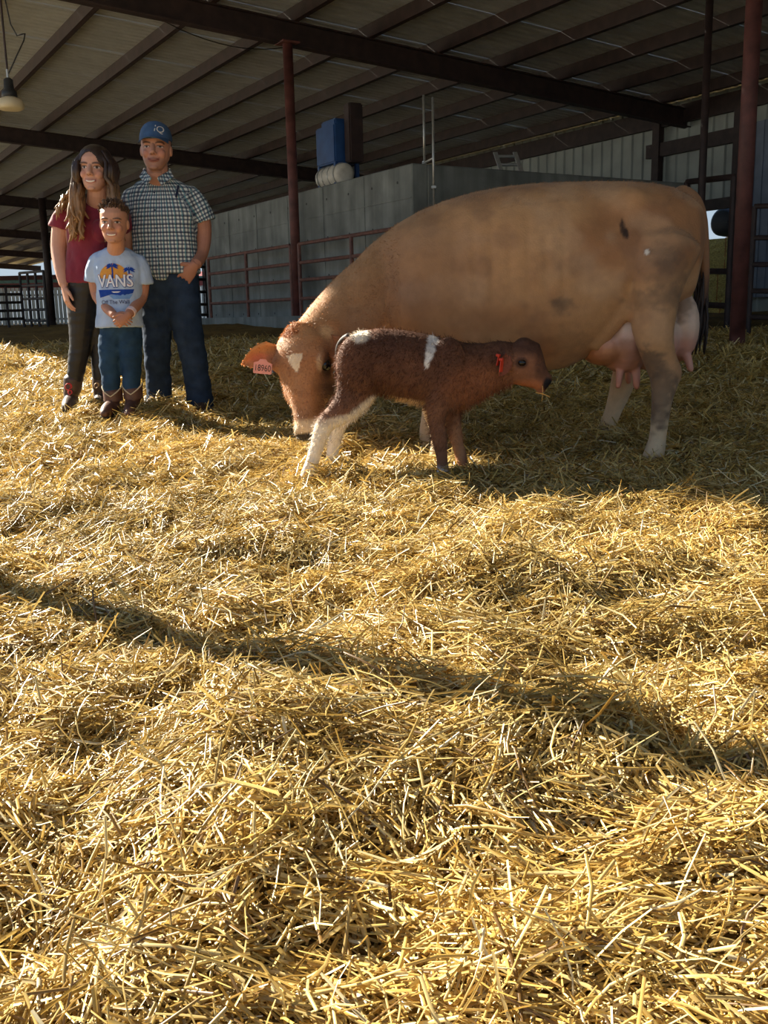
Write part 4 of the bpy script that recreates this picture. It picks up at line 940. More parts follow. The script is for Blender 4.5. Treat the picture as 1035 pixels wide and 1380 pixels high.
# hair: scalp shell and long locks
M_HAIRW = mat('brown hair', (128, 128, 128), .42, .15, 60, attr=True, spec=.5, trans=.12)
b = MB()
hd_.ell(b, 0, -.03, .66, .385, .425, .38); hd_.ell(b, 0, -.25, .40, .36, .26, .45)
hv2, hf2 = b.meld(.006, 3)
dd = (hv2-np.array(hd_.c))/hd_.h; fx = dd@np.array(hd_.x); ff = dd@np.array(hd_.f); fz = dd@np.array(hd_.z)
inface = (ff > .0)*(((fx+.04)/.255)**2+((fz-.36)/.46)**2 < 1)+(ff > 0)*(fz < .2)          # clear the face opening by pulling the shell inside the head
hv2 = hv2-np.array(hd_.f)*(np.clip((inface > 0)*(ff+.0), 0, None)[:, None]*hd_.h*1.05)
hb = MB()
r_ = random.Random(3)
for k in range(120):
    sd = -1 if k % 2 else 1
    x0 = sd*r_.uniform(.02, .30)+.02; z0 = .98-abs(x0)*.45+r_.uniform(-.05, .02); f0 = r_.uniform(-.35, .22)
    x1 = sd*r_.uniform(.33, .45); f1 = r_.uniform(-.3, .27) ; x2 = sd*r_.uniform(.36, .52); z2 = r_.uniform(-.15, .15); f2 = r_.uniform(-.15, .30)
    x3 = sd*r_.uniform(.28, .62)+.05; z3 = r_.uniform(-.95, -.45); f3 = r_.uniform(.15, .42)
    x4 = x3+r_.uniform(-.12, .12); z4 = z3-r_.uniform(.1, .25)
    wv = r_.uniform(-.08, .08)
    hb.tube([hd_.p(x0, f0, z0), hd_.p(x1, f1, .62), hd_.p(x1*1.04+wv*.5, f1*.9+.05, .30), hd_.p(x2-wv, f2, z2), hd_.p((x2+x3)/2+wv, (f2+f3)/2, (z2+z3)/2), hd_.p(x3, f3, z3), hd_.p(x4, f3, z4)], [.006, .013, .014, .014, .013, .010, .003], 6, sub=2, round_end=False)
for k in range(46):                                               # locks lifted over her right shoulder by the wind
    sx = r_.uniform(-.42, -.3); e = r_.uniform(0, 1); ex = -.60-e*.42; ez = -.02-e*.28+r_.uniform(-.12, .10)
    hb.tube([hd_.p(sx, -.22, .35+r_.uniform(-.1, .2)), hd_.p(sx-.12, -.25, .02+r_.uniform(-.05, .08)), hd_.p((sx+ex)/2-.05, -.25+r_.uniform(-.08, .08), -.08+ez*.35), hd_.p(ex, .0+r_.uniform(-.25, .15), ez), hd_.p(ex-.05+r_.uniform(-.06, .08), .05, ez-.12-r_.uniform(0, .14))], [.010, .011, .010, .008, .002], 6, sub=2, round_end=False)
hvv, hff = join_vf((hv2, hf2), (np.array(hb.v), hb.f))
zrel = ((hvv-np.array(hd_.c))@np.array(hd_.z))/hd_.h
hc = np.tile(lin(58, 42, 34), (len(hvv), 1)); hc = mixc(hc, sstep(.45, -.3, zrel)*.85, lin(166, 126, 86)); nq = noise3(hvv, 60, 5); hc = mixc(hc, sstep(.55, .8, nq)*.35*sstep(.6, -.2, zrel), lin(190, 150, 104))
adopt(wom, mesh_obj('hair', hvv, hff, M_HAIRW, None, True, hc))

# ---------------- man
Y0 = 6.38
man = empty('person', (Q(240, 548).x, Y0, gz(Q(240, 548).x, Y0))); tag(man, 'man in a blue cap and plaid shirt with a hand in his jeans pocket', 'person')
hm = Head(Q(211.5, 231.5, -.08), .268, yaw=.04, roll=.03, pitch=0, wide=.98)
b = MB(); hm.shape(b, Q(214, 252, .02), .068); hv = b.meld(.0035, 3, .45)
b = MB(); b.loft([(Q(215, 245, .02), Xv, Yv, .10, .07, .07), (Q(217, 258, .02), Xv, Yv, .19, .10, .10), (Q(220, 290, .02), Xv, Yv, .18, .12, .12), (Q(222, 340, .02), Xv, Yv, .16, .11, .11), (Q(226, 385, .02), Xv, Yv, .16, .11, .11)], 20)
b.tube([Q(210, 385), Q(212, 460), Q(214, 530)], [.08, .06, .045], 14); b.tube([Q(244, 385), Q(258, 460), Q(270, 535)], [.08, .06, .045], 14)
tv_ = b.meld(.012, 2)
b = MB(); b.tube([Q(266, 285, .04), Q(273, 300, .06), Q(274, 325, .06), Q(270, 345, .01), Q(264, 356, -.10)], [.06, .055, .05, .043, .036], 16)
hand(b, Q(263, 356, -.11), (-.66, .10, -.75), (.35, -1, -.1), (-.8, -.3, .8), .21, .12, thumb_in=-.45)
b.tube([Q(172, 280, .06), Q(168, 310, .12), Q(170, 335, .16), Q(178, 352, .16)], [.06, .052, .044, .034], 14); hand(b, Q(178, 353, .16), (.6, 0, -1), (0, 1, 0), (1, 0, .5), .18, .45)
al = b.meld(.0035, 3, .45); v, f = join_vf(hv, tv_, al); skm = lin(196, 142, 118)
c = np.tile(skm, (len(v), 1)); nh_ = len(hv[0]); c[:nh_] = hm.paint(v[:nh_], c[:nh_], lin(150, 84, 72), lin(64, 46, 36), smile=1.9, teeth=False, stubble=lin(100, 74, 62), squint=.7)
c = mixc(c, np.r_[np.zeros(nh_+len(tv_[0])), np.ones(len(al[0]))]*.3, lin(160, 96, 72))
adopt(man, mesh_obj('body', v, f, M_SKIN, None, True, c))
def plaid_mat():
    m = bpy.data.materials.new('blue and white plaid'); m.use_nodes = True; n = m.node_tree.nodes; L = m.node_tree.links; bs = n['Principled BSDF']; bs.inputs['Roughness'].default_value = .85; bs.inputs['Specular IOR Level'].default_value = .2
    at = n.new('ShaderNodeAttribute'); at.attribute_name = 'weave'; sep = n.new('ShaderNodeSeparateXYZ'); L.new(at.outputs['Vector'], sep.inputs[0])
    def band(sock, freq, lo, off=0):
        a = n.new('ShaderNodeMath'); a.operation = 'MULTIPLY_ADD'; a.inputs[1].default_value = freq; a.inputs[2].default_value = off; L.new(sock, a.inputs[0])
        f_ = n.new('ShaderNodeMath'); f_.operation = 'FRACT'; L.new(a.outputs[0], f_.inputs[0]); g = n.new('ShaderNodeMath'); g.operation = 'LESS_THAN'; g.inputs[1].default_value = lo; L.new(f_.outputs[0], g.inputs[0]); return g.outputs[0]
    def mix(c1s, c2, fac, base=None):
        x = n.new('ShaderNodeMix'); x.data_type = 'RGBA'
        if base is not None: x.inputs[6].default_value = (*base, 1)
        else: L.new(c1s, x.inputs[6])
        x.inputs[7].default_value = (*c2, 1)
        mm = n.new('ShaderNodeMath'); mm.operation = 'MULTIPLY'; mm.inputs[1].default_value = .75; L.new(fac, mm.inputs[0]); L.new(mm.outputs[0], x.inputs[0]); return x.outputs[2]
    fr = 1/.025
    c0 = mix(None, lin(40, 62, 92), band(sep.outputs[0], fr, .42), lin(226, 230, 224)); c1 = mix(c0, lin(40, 62, 92), band(sep.outputs[2], fr, .42))
    c2 = mix(c1, lin(76, 150, 160), band(sep.outputs[0], fr/2, .12, .6)); c3 = mix(c2, lin(20, 30, 52), band(sep.outputs[2], fr/2, .10, .55))
    L.new(c3, bs.inputs['Base Color']); return m
M_PLAID = plaid_mat()
def add_weave(o, cx, sleeve=None):
    """thread coordinates that wrap round the body: arc length across, height along; the sleeve follows its own axis"""
    v = get_v(o.data); out = v.copy(); ang = np.arctan2(v[:, 0]-cx.x, -(v[:, 1]-cx.y)); out[:, 0] = ang*.19
    if sleeve:
        for a, b_, rad, sgn in sleeve:
            a, b_ = np.array(a), np.array(b_); d = b_-a; L_ = np.linalg.norm(d); d = d/L_; t = (v-a)@d; r = np.linalg.norm((v-a)-t[:, None]*d, axis=1); m = (r < rad) & (t > 0)
            e = np.cross(d, (0, 1, 0)); an = np.arctan2((v-a)@np.array((0, -1., 0)), (v-a)@e); out[m, 0] = an[m]*.075; out[m, 2] = t[m]
    at = o.data.attributes.new('weave', 'FLOAT_VECTOR', 'POINT'); at.data.foreach_set('vector', out.astype(np.float32).ravel())
b = MB()
b.loft([(Q(214, 240, .03), Xv, Yv, .085, .075, .07, .95), (Q(215, 246, .02), Xv, Yv, .14, .09, .085, .9), (Q(217, 254, .02), Xv, Yv, .195, .11, .105, .9), (Q(220, 268, .02), Xv, Yv, .215, .13, .13, .9), (Q(221, 290, .01), Xv, Yv, .212, .135, .145, .88), (Q(222, 320, .0), Xv, Yv, .205, .135, .145, .88), (Q(224, 350, .0), Xv, Yv, .205, .135, .15, .88), (Q(227, 366, .0), Xv, Yv, .205, .135, .15, .88), (Q(229, 370, .0), Xv, Yv, .20, .132, .148, .88)], 28)
b.loft([(Q(222, 352, .0), Xv, Yv, .15, .06, .146, .9), (Q(221, 372, .0), Xv, Yv, .095, .05, .146, .9), (Q(222, 378, .0), Xv, Yv, .06, .05, .143, .9)], 20)
slR = (Q(252, 262, .03), Q(275, 302, .06)); slL = (Q(182, 262, .03), Q(168, 306, .1))
b.tube([Q(246, 262, .03), Q(259, 268, .04), Q(268, 283, .05), Q(274, 299, .06)], [.068, .072, .074, .08], 18, round_end=False); b.tube([Q(188, 262, .03), Q(179, 271, .05), Q(174, 287, .08), Q(171, 306, .10)], [.068, .072, .074, .076], 18, round_end=False)
shm = finish('plaid_shirt', b.meld(.006, 7), M_PLAID, man, None, .010, (20, 20, 12), 15)
add_weave(shm, Q(221, 300), [(slR[0], slR[1], .12, 1)])
b = MB()                                                        # collar stand and two collar leaves
for k in (-1, 1):
    o1, o2, o3, o4 = hm.p(k*.30, -.02, .03), hm.p(k*.08, .36, -.17), hm.p(k*.17, .40, -.34), hm.p(k*.40, .10, -.13)
    if True:
        n_ = (o2-o1).cross(o4-o1).normalized(); n_ = n_ if n_.y < 0 else -n_; vs = [o1, o2, o3, o4]; vs2 = [q-n_*.008 for q in vs]
        b.add([q+n_*.004 for q in vs]+vs2, [(0, 1, 2, 3), (7, 6, 5, 4), (0, 4, 5, 1), (1, 5, 6, 2), (2, 6, 7, 3), (3, 7, 4, 0)])
b.tube([hm.p(-.30, -.02, -.02), hm.p(-.2, -.30, .03), hm.p(.2, -.30, .03), hm.p(.30, -.02, -.02)], [(.010, .028)]*4, 8, ref=(0, 0, 1))
col_ = mesh_obj('collar', b.v, b.f, M_PLAID); adopt(man, col_); add_weave(col_, Q(221, 300))
bvh = BVHTree.FromPolygons([tuple(x) for x in get_v(shm.data)], [tuple(p.vertices) for p in shm.data.polygons])
def on_front(bv, x, z, off=.003):
    h = bv.ray_cast(Vector((x, 3.0, z)), Vector((0, 1, 0)))
    return h[0]+Vector((0, -off, 0)) if h[0] else None
M_NAVY = mat('navy button', (30, 40, 66), .4)
for k in range(5):
    q = Q(213+k*2.2, 262+k*24); h = on_front(bvh, q.x, q.z)
    if h: adopt(man, MB().pipe(h, h+Vector((0, -.004, 0)), .006, 8).build('button', M_NAVY))
q0, q1 = Q(243, 252), Q(242, 268); h0, h1 = on_front(bvh, q0.x, q0.z, .008), on_front(bvh, q1.x, q1.z, .008)
if h0 and h1: adopt(man, MB().pipe(h0, h1, .007, 8).build('pocket_pen', M_NAVY))
M_JEAN = mat('dark blue denim', (44, 58, 78), .85, .22, 14, bump=.12, bscale=200, spec=.2)
b = MB()
b.tube([Q(222, 362, .0), Q(213, 385, .0), Q(211, 420, .0), Q(212, 460, -.01), Q(213, 495, .01), Q(214, 520, .02), Q(215, 546, .02)], [(.17, .125), (.125, .12), (.105, .105), (.09, .09), (.082, .085), (.082, .085), (.085, .09)], 20)
b.tube([Q(230, 362, .0), Q(242, 385, .0), Q(248, 420, -.02), Q(256, 460, -.04), Q(263, 495, -.03), Q(268, 525, -.02), Q(271, 551, -.02)], [(.17, .125), (.125, .12), (.108, .108), (.092, .092), (.085, .088), (.085, .088), (.086, .09)], 20)
finish('jeans', b.meld(.007, 4), M_JEAN, man, None, .012, (9, 9, 17), 17)
a = onfoot(214, Y0+.02, -.01); boot(man, Q(214, 525, .02), a, a+Vector((-.03, -.19, -.01)), .06, M_BOOTB); a = onfoot(271, Y0-.02, -.01); boot(man, Q(271, 530, -.02), a, a+Vector((.04, -.19, -.01)), .06, M_BOOTB)
# cap
M_CAP = mat('slate blue cap cloth', (58, 86, 120), .8, .12, 20, bump=.1, bscale=200)
b = MB(); secs = []
for z, r in ((.665, .372), (.70, .382), (.80, .372), (.92, .335), (1.02, .26), (1.08, .16), (1.105, .05)): secs.append((hm.p(0, -.02, z), hm.x, hm.f, r*hm.h*.98, r*1.12*hm.h, r*1.15*hm.h))
b.loft(secs, 28); cap = finish('cap', b.meld(.005, 2), M_CAP, man)
b = MB(); rows = []
vs = []; fs = []; nU, nW = 8, 15
for side in (0, 1):
    for i in range(nU):
        t = i/(nU-1)
        for j in range(nW):
            a_ = (j/(nW-1)-.5)*math.radians(124); R0 = .375; ext = .27*math.cos(a_*.95)*t; x = math.sin(a_)*(R0+ext*.15); f_ = math.cos(a_)*R0*1.08+ext; z_ = .715-.045*t-.10*(x*x)/.12*(.3+.6*t)-(.02 if side else 0)
            vs.append(hm.p(x, f_, z_))
for i in range(nU-1):
    for j in range(nW-1):
        k = i*nW+j; fs.append((k, k+nW, k+nW+1, k+1)); k2 = k+nU*nW; fs.append((k2, k2+1, k2+nW+1, k2+nW))
for j in range(nW-1): k = (nU-1)*nW+j; fs.append((k, k+nU*nW, k+nU*nW+1, k+1))
bill = mesh_obj('visor', vs, fs, M_CAP, None, True); bill.parent = cap; bill.matrix_parent_inverse = Matrix.Identity(4)
adopt(man, MB().ell(hm.p(0, -.02, 1.09), hm.x*.012, hm.f*.012, hm.z*.006, 10, 6).build('cap_button', M_CAP))
v_, f_ = text_vf('IQ', .055); capbv = BVHTree.FromPolygons([tuple(x) for x in get_v(cap.data)], [tuple(p.vertices) for p in cap.data.polygons])
lc_ = hm.p(.14, .40, .87); lv = []
for x, y, z in v_:
    h = on_front(capbv, lc_.x+x+y*.15, lc_.z+y-x*.25, .003); lv.append(h if h else Vector((lc_.x+x, lc_.y, lc_.z+y)))
adopt(man, mesh_obj('cap_emblem', lv, f_, M_WHT))
b = MB(); hm.ell(b, 0, -.12, .58, .352, .345, .30); finish('hair', b.meld(.006, 2), mat('short dark hair', (58, 46, 40), .7, .3, 80, bump=.4, bscale=150), man)

# ---------------- boy
Y0 = 6.02
boy = empty('person', (Q(162, 560).x, Y0, gz(Q(162, 560).x, Y0))); tag(boy, 'boy in a pale blue printed shirt with clasped hands and cowboy boots', 'person')
hbh = Head(Q(155.5, 328, -.08), .236, yaw=.03, roll=.03, pitch=.05, wide=.98)
b = MB(); hbh.shape(b, Q(156, 345, .02), .05); hv = b.meld(.0035, 3, .45)
b = MB(); b.loft([(Q(157, 338, .02), Xv, Yv, .06, .05, .05), (Q(158, 346, .02), Xv, Yv, .12, .07, .07), (Q(160, 370, .02), Xv, Yv, .12, .08, .08), (Q(161, 410, .02), Xv, Yv, .11, .08, .08), (Q(162, 445, .02), Xv, Yv, .11, .08, .08)], 18)
b.tube([Q(150, 445), Q(149, 490), Q(151, 540)], [.055, .04, .032], 12); b.tube([Q(175, 445), Q(177, 490), Q(178, 536)], [.055, .04, .032], 12); tv_ = b.meld(.012, 2)
b = MB()
b.tube([Q(126, 360, .03), Q(128, 382, .04), Q(132, 400, .03), Q(145, 416, -.08), Q(154, 425, -.15)], [.042, .038, .036, .031, .024], 14)
b.tube([Q(194, 362, .03), Q(193, 384, .04), Q(190, 402, .02), Q(180, 416, -.09), Q(172, 425, -.155)], [.042, .038, .036, .031, .024], 14)
hand(b, Q(154, 425, -.155), (.85, -.25, -.35), (-.2, -1, .35), (.3, -.1, 1), .135, .55)
hand(b, Q(172, 425, -.16), (-.75, -.35, -.6), (.35, -1, .05), (-.2, -.2, 1), .135, .75)
al = b.meld(.003, 2, .4); v, f = join_vf(hv, tv_, al); skb = lin(200, 146, 118)
c = np.tile(skb, (len(v), 1)); nh_ = len(hv[0]); c[:nh_] = hbh.paint(v[:nh_], c[:nh_], lin(176, 96, 84), lin(84, 60, 44), smile=1.3, squint=.9)
c = mixc(c, np.r_[np.zeros(nh_+len(tv_[0])), np.ones(len(al[0]))]*.35, lin(164, 98, 70))
adopt(boy, mesh_obj('body', v, f, M_SKIN, None, True, c))
b = MB()
b.loft([(Q(156, 334, .03), Xv, Yv, .062, .058, .055, .95), (Q(157, 339, .02), Xv, Yv, .105, .07, .07, .9), (Q(158, 347, .02), Xv, Yv, .14, .08, .08, .9), (Q(160, 362, .02), Xv, Yv, .15, .09, .095, .9), (Q(161, 385, .01), Xv, Yv, .14, .09, .10, .88), (Q(161, 410, .0), Xv, Yv, .135, .09, .10, .88), (Q(161, 430, .0), Xv, Yv, .142, .095, .105, .88), (Q(162, 441, .0), Xv, Yv, .148, .10, .11, .88)], 26)
b.tube([Q(142, 348, .02), Q(133, 351, .03), Q(127, 363, .03), Q(125.5, 380, .04)], [.044, .048, .051, .056], 16, round_end=False); b.tube([Q(176, 349, .02), Q(186, 353, .03), Q(192, 365, .03), Q(194, 382, .04)], [.044, .048, .051, .056], 16, round_end=False)
sb = finish('tee_shirt', b.meld(.0055, 4), mat('pale blue cotton', (176, 196, 224), .85, .06, 16, bump=.08, bscale=220), boy, None, .008, (22, 22, 12), 25)
b = MB()
b.tube([Q(158, 438, .0), Q(151, 452, .0), Q(149, 475, .0), Q(149, 500, .0), Q(150, 520, .0), Q(151, 532, .0)], [(.12, .095), (.082, .082), (.072, .074), (.062, .064), (.054, .058), (.052, .056)], 18)
b.tube([Q(166, 438, .0), Q(175, 452, .0), Q(176, 475, .0), Q(177, 500, .0), Q(177, 518, .0), Q(178, 529, .0)], [(.12, .095), (.080, .082), (.070, .074), (.061, .064), (.054, .058), (.052, .056)], 18)
finish('jeans', b.meld(.0065, 4), mat('mid blue denim', (40, 66, 92), .85, .2, 14, bump=.12, bscale=200, spec=.2), boy, None, .010, (10, 10, 19), 27)
M_BOOTT = mat('brown western boot leather', (98, 66, 52), .5, .22, 20, bump=.12, bscale=60); M_CRM = mat('cream piping', (214, 196, 160), .6)
for px, top, dx in ((152, 527, -.01), (179, 524, .015)):
    a = onfoot(px, Y0, -.02); tp = Q(px, top, 0); bt = boot(boy, tp, a, a+Vector((dx, -.16, -.01)), .06, M_BOOTT)
    pts = []                                                     # scalloped cream top edge
    for k in range(25):
        t = k/24*2*math.pi; s_ = math.sin(t); co = math.cos(t); pts.append(tp+Vector((co*.0615, s_*.0615, .035*abs(co)+.0-.03*abs(s_))))
    adopt(boy, MB().tube(pts, [.004]*25, 6, ref=(0, 0, 1), sub=1).build('boot_piping', M_CRM))
    w = MB(); vs = []; fs = []
    for k in range(25):
        t = k/24*2*math.pi; s_ = math.sin(t); co = math.cos(t); vs += [tp+Vector((co*.0605, s_*.0605, .035*abs(co)-.03*abs(s_))), tp+Vector((co*.059, s_*.059, -.06))]
    for k in range(24): fs.append((2*k, 2*k+1, 2*k+3, 2*k+2))
    adopt(boy, mesh_obj('boot_shaft', vs, fs, M_BOOTT, None, True))
# wristband
w0, w1 = Q(176.5, 420, -.118), Q(174, 423, -.138); dv = (w1-w0).normalized()
adopt(boy, MB().pipe(w0-dv*.012, w0+dv*.012, .0325, 16).build('wristband', mat('pink white wristband', (236, 206, 206), .5)))
# hair
b = MB(); hbh.ell(b, 0, -.05, .66, .37, .41, .37); hbh.ell(b, 0, -.2, .5, .345, .26, .30); v2, f2 = b.meld(.005, 2)
dd = (v2-np.array(hbh.c))/hbh.h; fx = dd@np.array(hbh.x); ff = dd@np.array(hbh.f); fz = dd@np.array(hbh.z)
v2 = v2-np.array(hbh.f)*(np.clip((fz < .76)*(ff-.0), 0, None)[:, None]*hbh.h*1.02)
hb = MB(); r_ = random.Random(9)
for k in range(240):
    th = r_.uniform(0, 2*math.pi); el = r_.uniform(.15, 1.45); x = .36*math.cos(th)*math.cos(el); f0 = .38*math.sin(th)*math.cos(el); z0 = .64+.36*math.sin(el)
    if f0 > .1 and z0 < .80: continue
    base_ = hbh.p(x, f0-.05, z0); o_ = Vector(hbh.x)*x*.5+Vector(hbh.f)*(f0*.2+.25)+Vector(hbh.z)*r_.uniform(.15, .6); o_.normalize(); o_ += Vector((r_.uniform(-.3, .3), r_.uniform(-.2, .2), r_.uniform(-.1, .2)))
    ln_ = r_.uniform(.02, .04); hb.tube([base_-o_*.005, base_+o_*ln_*.6, base_+o_*ln_+Vector((0, 0, -.005))], [.005, .0045, .001], 5, sub=1, round_end=False)
vv, fv_ = join_vf((v2, f2), (np.array(hb.v), hb.f)); adopt(boy, mesh_obj('hair', vv, fv_, mat('short brown hair', (88, 66, 50), .55, .25, 70), None, True))
# print on the shirt: sun, two palm trees, block letters, water, a line of script
bvs = BVHTree.FromPolygons([tuple(x) for x in get_v(sb.data)], [tuple(p.vertices) for p in sb.data.polygons])
PC = Q(161, 378); mpx = Y0/1300
PV = []; PF = []; PCc = []
def print_shape(v2d, faces, colr, layer):
    bm = bmesh.new(); vs = [bm.verts.new((x, y, 0)) for x, y in v2d]
    for f_ in faces:
        try: bm.faces.new([vs[i] for i in f_])
        except ValueError: pass
    bmesh.ops.triangulate(bm, faces=bm.faces[:])
    for _ in range(3):
        es = [e for e in bm.edges if e.calc_length() > .016]
        if not es: break
        bmesh.ops.subdivide_edges(bm, edges=es, cuts=1); bmesh.ops.triangulate(bm, faces=bm.faces[:])
    bm.verts.index_update(); n0 = len(PV)
    for v_ in bm.verts:
        h = on_front(bvs, PC.x+v_.co.x, PC.z+v_.co.y, .0015+.0012*layer); PV.append(h if h else Vector((PC.x+v_.co.x, Y0-.1, PC.z+v_.co.y))); PCc.append(colr)
    for f_ in bm.faces: PF.append(tuple(n0+v_.index for v_ in f_.verts))
    bm.free()
u_ = mpx
def poly(pts, colr, layer): print_shape([(x*u_, y*u_) for x, y in pts], [tuple(range(len(pts)))], colr, layer)
ORG, BLU, LBL, DKB, WHI = lin(226, 160, 74), lin(34, 70, 160), lin(120, 160, 214), lin(60, 56, 96), lin(236, 236, 240)
poly([(-3+19*math.cos(t), 2+19*math.sin(t)) for t in np.linspace(0, math.pi, 17)], ORG, 0)
def palm(cx, cy, s):
    for a in (15, 50, 95, 140, 170, 205, -25):
        a = math.radians(a); d = (math.cos(a), math.sin(a)*.6); n__ = (-d[1], d[0]); L_ = 9*s
        poly([(cx, cy), (cx+d[0]*L_*.5+n__[0]*1.8*s, cy+d[1]*L_*.5+n__[1]*1.8*s), (cx+d[0]*L_, cy+d[1]*L_-2*s), (cx+d[0]*L_*.5-n__[0]*1.8*s, cy+d[1]*L_*.5-n__[1]*1.8*s)], BLU, 3)
    poly([(cx-.9, cy), (cx+.9, cy), (cx+1.5, cy-16*s), (cx-.3, cy-16*s)], BLU, 3)
palm(-4, 18, 1.0); palm(17, 13, .9)
poly([(-24, -12), (22, -12), (20, -17), (8, -20), (-6, -18), (-22, -22)], BLU, 1); poly([(-10, -19), (20, -18), (16, -24), (-4, -24)], LBL, 1); poly([(-6, -14.5), (6, -14.5), (3, -16), (-3, -16)], WHI, 2)
def ptext(body, size, cx, cy, colr, layer, sx=1, sy=1, arc=0, bold=0):
    v, f = text_vf(body, size)
    if bold:
        pass
    print_shape([((x*sx+cx*u_), (y*sy+cy*u_-arc*(x*sx)**2)) for x, y, z in v], f, colr, layer)
for ox, oy in ((-.9, 0), (.9, 0), (0, .9), (0, -.9), (-.7, -.7), (.7, -.7)): ptext('VANS', .092, -1+ox, -2+oy, BLU if oy <= 0 else lin(214, 110, 60), 4, .92, 1.15)
for ox in (-.35, .35): ptext('VANS', .092, -1+ox, -2, WHI, 5, .92, 1.15)
ptext('Off The Wall', .033, -2, -28, DKB, 4, .95, 1.0)
adopt(boy, mesh_obj('shirt_print', PV, PF, M_CLOTHV, None, False, np.array(PCc)))
# ------------------------------------------------------------------ loose straw
def straw_mat():
    m = bpy.data.materials.new('golden straw'); m.use_nodes = True; n = m.node_tree.nodes; L = m.node_tree.links; b = n['Principled BSDF']
    at = n.new('ShaderNodeAttribute'); at.attribute_name = 'Col'
    b.inputs['Roughness'].default_value = .38; b.inputs['Specular IOR Level'].default_value = .6
    L.new(at.outputs['Color'], b.inputs['Base Color'])
    tr = n.new('ShaderNodeBsdfTranslucent'); L.new(at.outputs['Color'], tr.inputs[0]); ms = n.new('ShaderNodeMixShader'); ms.inputs[0].default_value = .22
    L.new(b.outputs[0], ms.inputs[1]); L.new(tr.outputs[0], ms.inputs[2]); L.new(ms.outputs[0], n['Material Output'].inputs[0])
    return m
M_STRAW = straw_mat()
PAL = np.array([lin(224, 192, 112), lin(236, 210, 140), lin(204, 168, 88), lin(176, 138, 66), lin(244, 228, 182), lin(130, 98, 52)])
PALW = np.array([.32, .22, .22, .12, .07, .05])
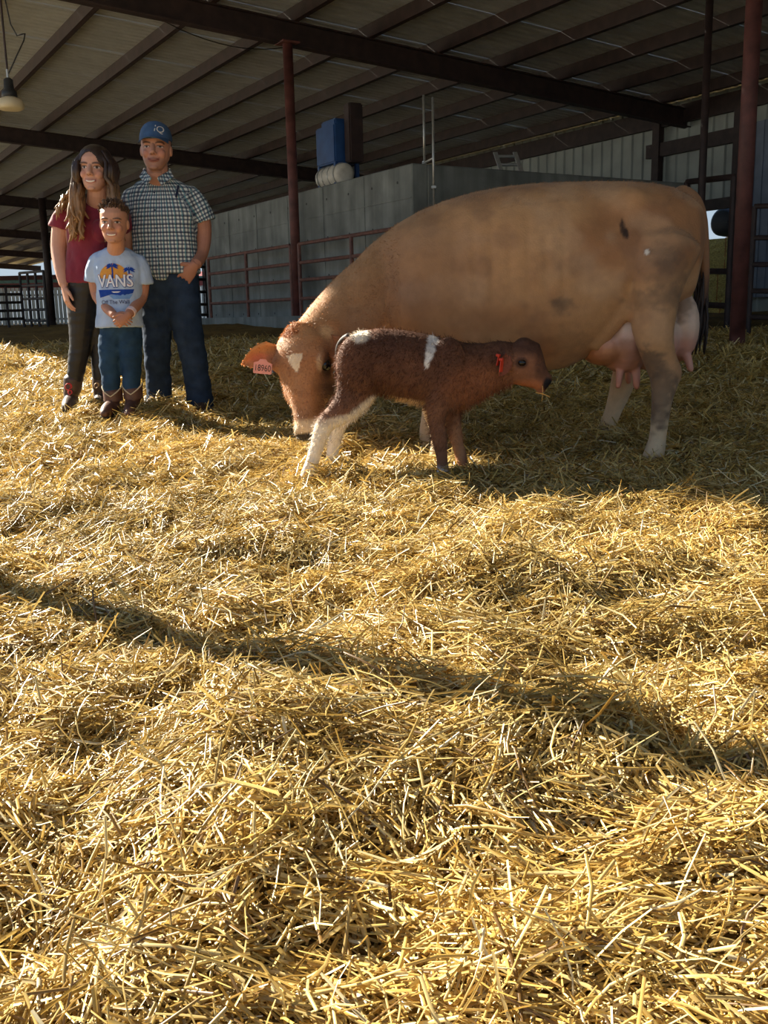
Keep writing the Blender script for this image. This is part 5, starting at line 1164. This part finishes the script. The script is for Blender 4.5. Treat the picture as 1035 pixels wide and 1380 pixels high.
def straw(y0, y1, dens, lmin, lmax, wmin, wmax, seg, vee, lift, seed):
    r = np.random.default_rng(seed)
    wy = lambda y: .92*y+1.3
    area = .92*(y1*y1-y0*y0)/2+1.3*(y1-y0); N = int(area*dens)
    y = np.empty(0); 
    while len(y) < N:
        c = r.uniform(y0, y1, N*2); c = c[r.uniform(0, wy(y1), N*2) < wy(c)]; y = np.concatenate([y, c])
    y = y[:N]; x = (r.uniform(-.5, .5, N))*wy(y)
    p = np.stack([x, y, 0*x], -1)
    # clumps: fewer stalks in hollows, matted directions
    flow = (noise3(p, 2.2, 71)*2.4+noise3(p, 6, 73)*1.6)*math.pi
    yaw = np.where(r.uniform(0, 1, N) < .55, flow+r.normal(0, .45, N), r.uniform(0, 2*math.pi, N))
    Ls = lmin+(lmax-lmin)*r.beta(1.6, 2.6, N); wd = r.uniform(wmin, wmax, N)*.5
    pit = r.normal(0, .20, N); up = r.uniform(0, 1, N) < .10; pit = np.where(up, r.uniform(.25, .9, N)*np.sign(r.uniform(-1, 1, N)), pit)
    tuft = np.maximum(0, noise3(p, 5.5, 77)-.42)*2.0
    h = lift*r.beta(1.3, 1.7, N)*(.35+1.3*tuft)+np.abs(np.sin(pit))*Ls*.38
    d = np.stack([np.cos(yaw)*np.cos(pit), np.sin(yaw)*np.cos(pit), np.sin(pit)], -1)
    e = .03; gxs = (ground(x+e, y)-ground(x-e, y))/(2*e); gys = (ground(x, y+e)-ground(x, y-e))/(2*e)
    d[:, 2] += (d[:, 0]*gxs+d[:, 1]*gys)*.8; d /= np.linalg.norm(d, axis=1)[:, None]
    roll = r.normal(0, .7, N)
    s = np.stack([-np.sin(yaw), np.cos(yaw), 0*yaw], -1); n_ = np.cross(d, s); n_ /= np.linalg.norm(n_, axis=1)[:, None]
    s2 = s*np.cos(roll)[:, None]+n_*np.sin(roll)[:, None]; n2 = np.cross(d, s2)
    c0 = np.stack([x, y, ground(x, y)+h+.004], -1)
    bend = r.normal(0, .10, N)*Ls; bendv = r.normal(0, .06, N)*Ls
    kink = np.where(r.uniform(0, 1, N) < .15, r.uniform(.1, .3, N)*Ls, 0)
    ring = 3 if vee else 2; vs = np.empty((N, seg+1, ring, 3))
    for i in range(seg+1):
        t = i/seg-.5
        c = c0+d*(Ls*t*1.0)[:, None]+s*(bend*(t*t*4-.5)+kink*max(0, t))[:, None]+n_*(bendv*(t*t*4-.5))[:, None]
        tw = (wd*(1-.35*abs(t)))[:, None]
        vs[:, i, 0] = c-s2*tw; vs[:, i, ring-1] = c+s2*tw
        if vee: vs[:, i, 1] = c+n2*tw*.75
    base = (np.arange(N)*(seg+1)*ring)[:, None]; q = []
    for i in range(seg):
        for k in range(ring-1): q.append(base+np.array([[i*ring+k, i*ring+k+1, (i+1)*ring+k+1, (i+1)*ring+k]]))
    q = np.concatenate(q, 0)
    ci = r.choice(len(PAL), N, p=PALW); c = PAL[ci]*r.uniform(.6, 1.05, N)[:, None]
    c = c*(.80+.35*noise3(p, 3, 81))[:, None]
    cc = np.repeat(np.clip(c, 0, .92), (seg+1)*ring, 0)
    return vs.reshape(-1, 3), q, cc
parts = [straw(.42, 1.9, 5600, .05, .16, .0022, .0050, 3, True, .055, 1), straw(.42, 1.95, 15000, .014, .055, .0025, .0066, 1, True, .05, 11),
         straw(1.85, 3.6, 4600, .05, .16, .0026, .0052, 2, True, .055, 2), straw(1.9, 3.65, 13000, .016, .06, .0028, .0068, 1, True, .05, 12),
         straw(3.55, 6.8, 3400, .06, .17, .0035, .0065, 2, False, .055, 3), straw(3.6, 6.85, 6400, .025, .08, .004, .008, 1, False, .05, 13),
         straw(6.7, 12.5, 2200, .08, .22, .007, .012, 1, False, .055, 4)]
nv = 0; VV = []; QQ = []; CCc = []
for v_, q_, c_ in parts: VV.append(v_); QQ.append(q_+nv); CCc.append(c_); nv += len(v_)
bed = fast_mesh('straw_bedding', np.concatenate(VV), np.concatenate(QQ), M_STRAW, False, np.concatenate(CCc))
tag(bed, 'loose golden straw strewn thickly over the whole pen floor', 'straw', kind='stuff')
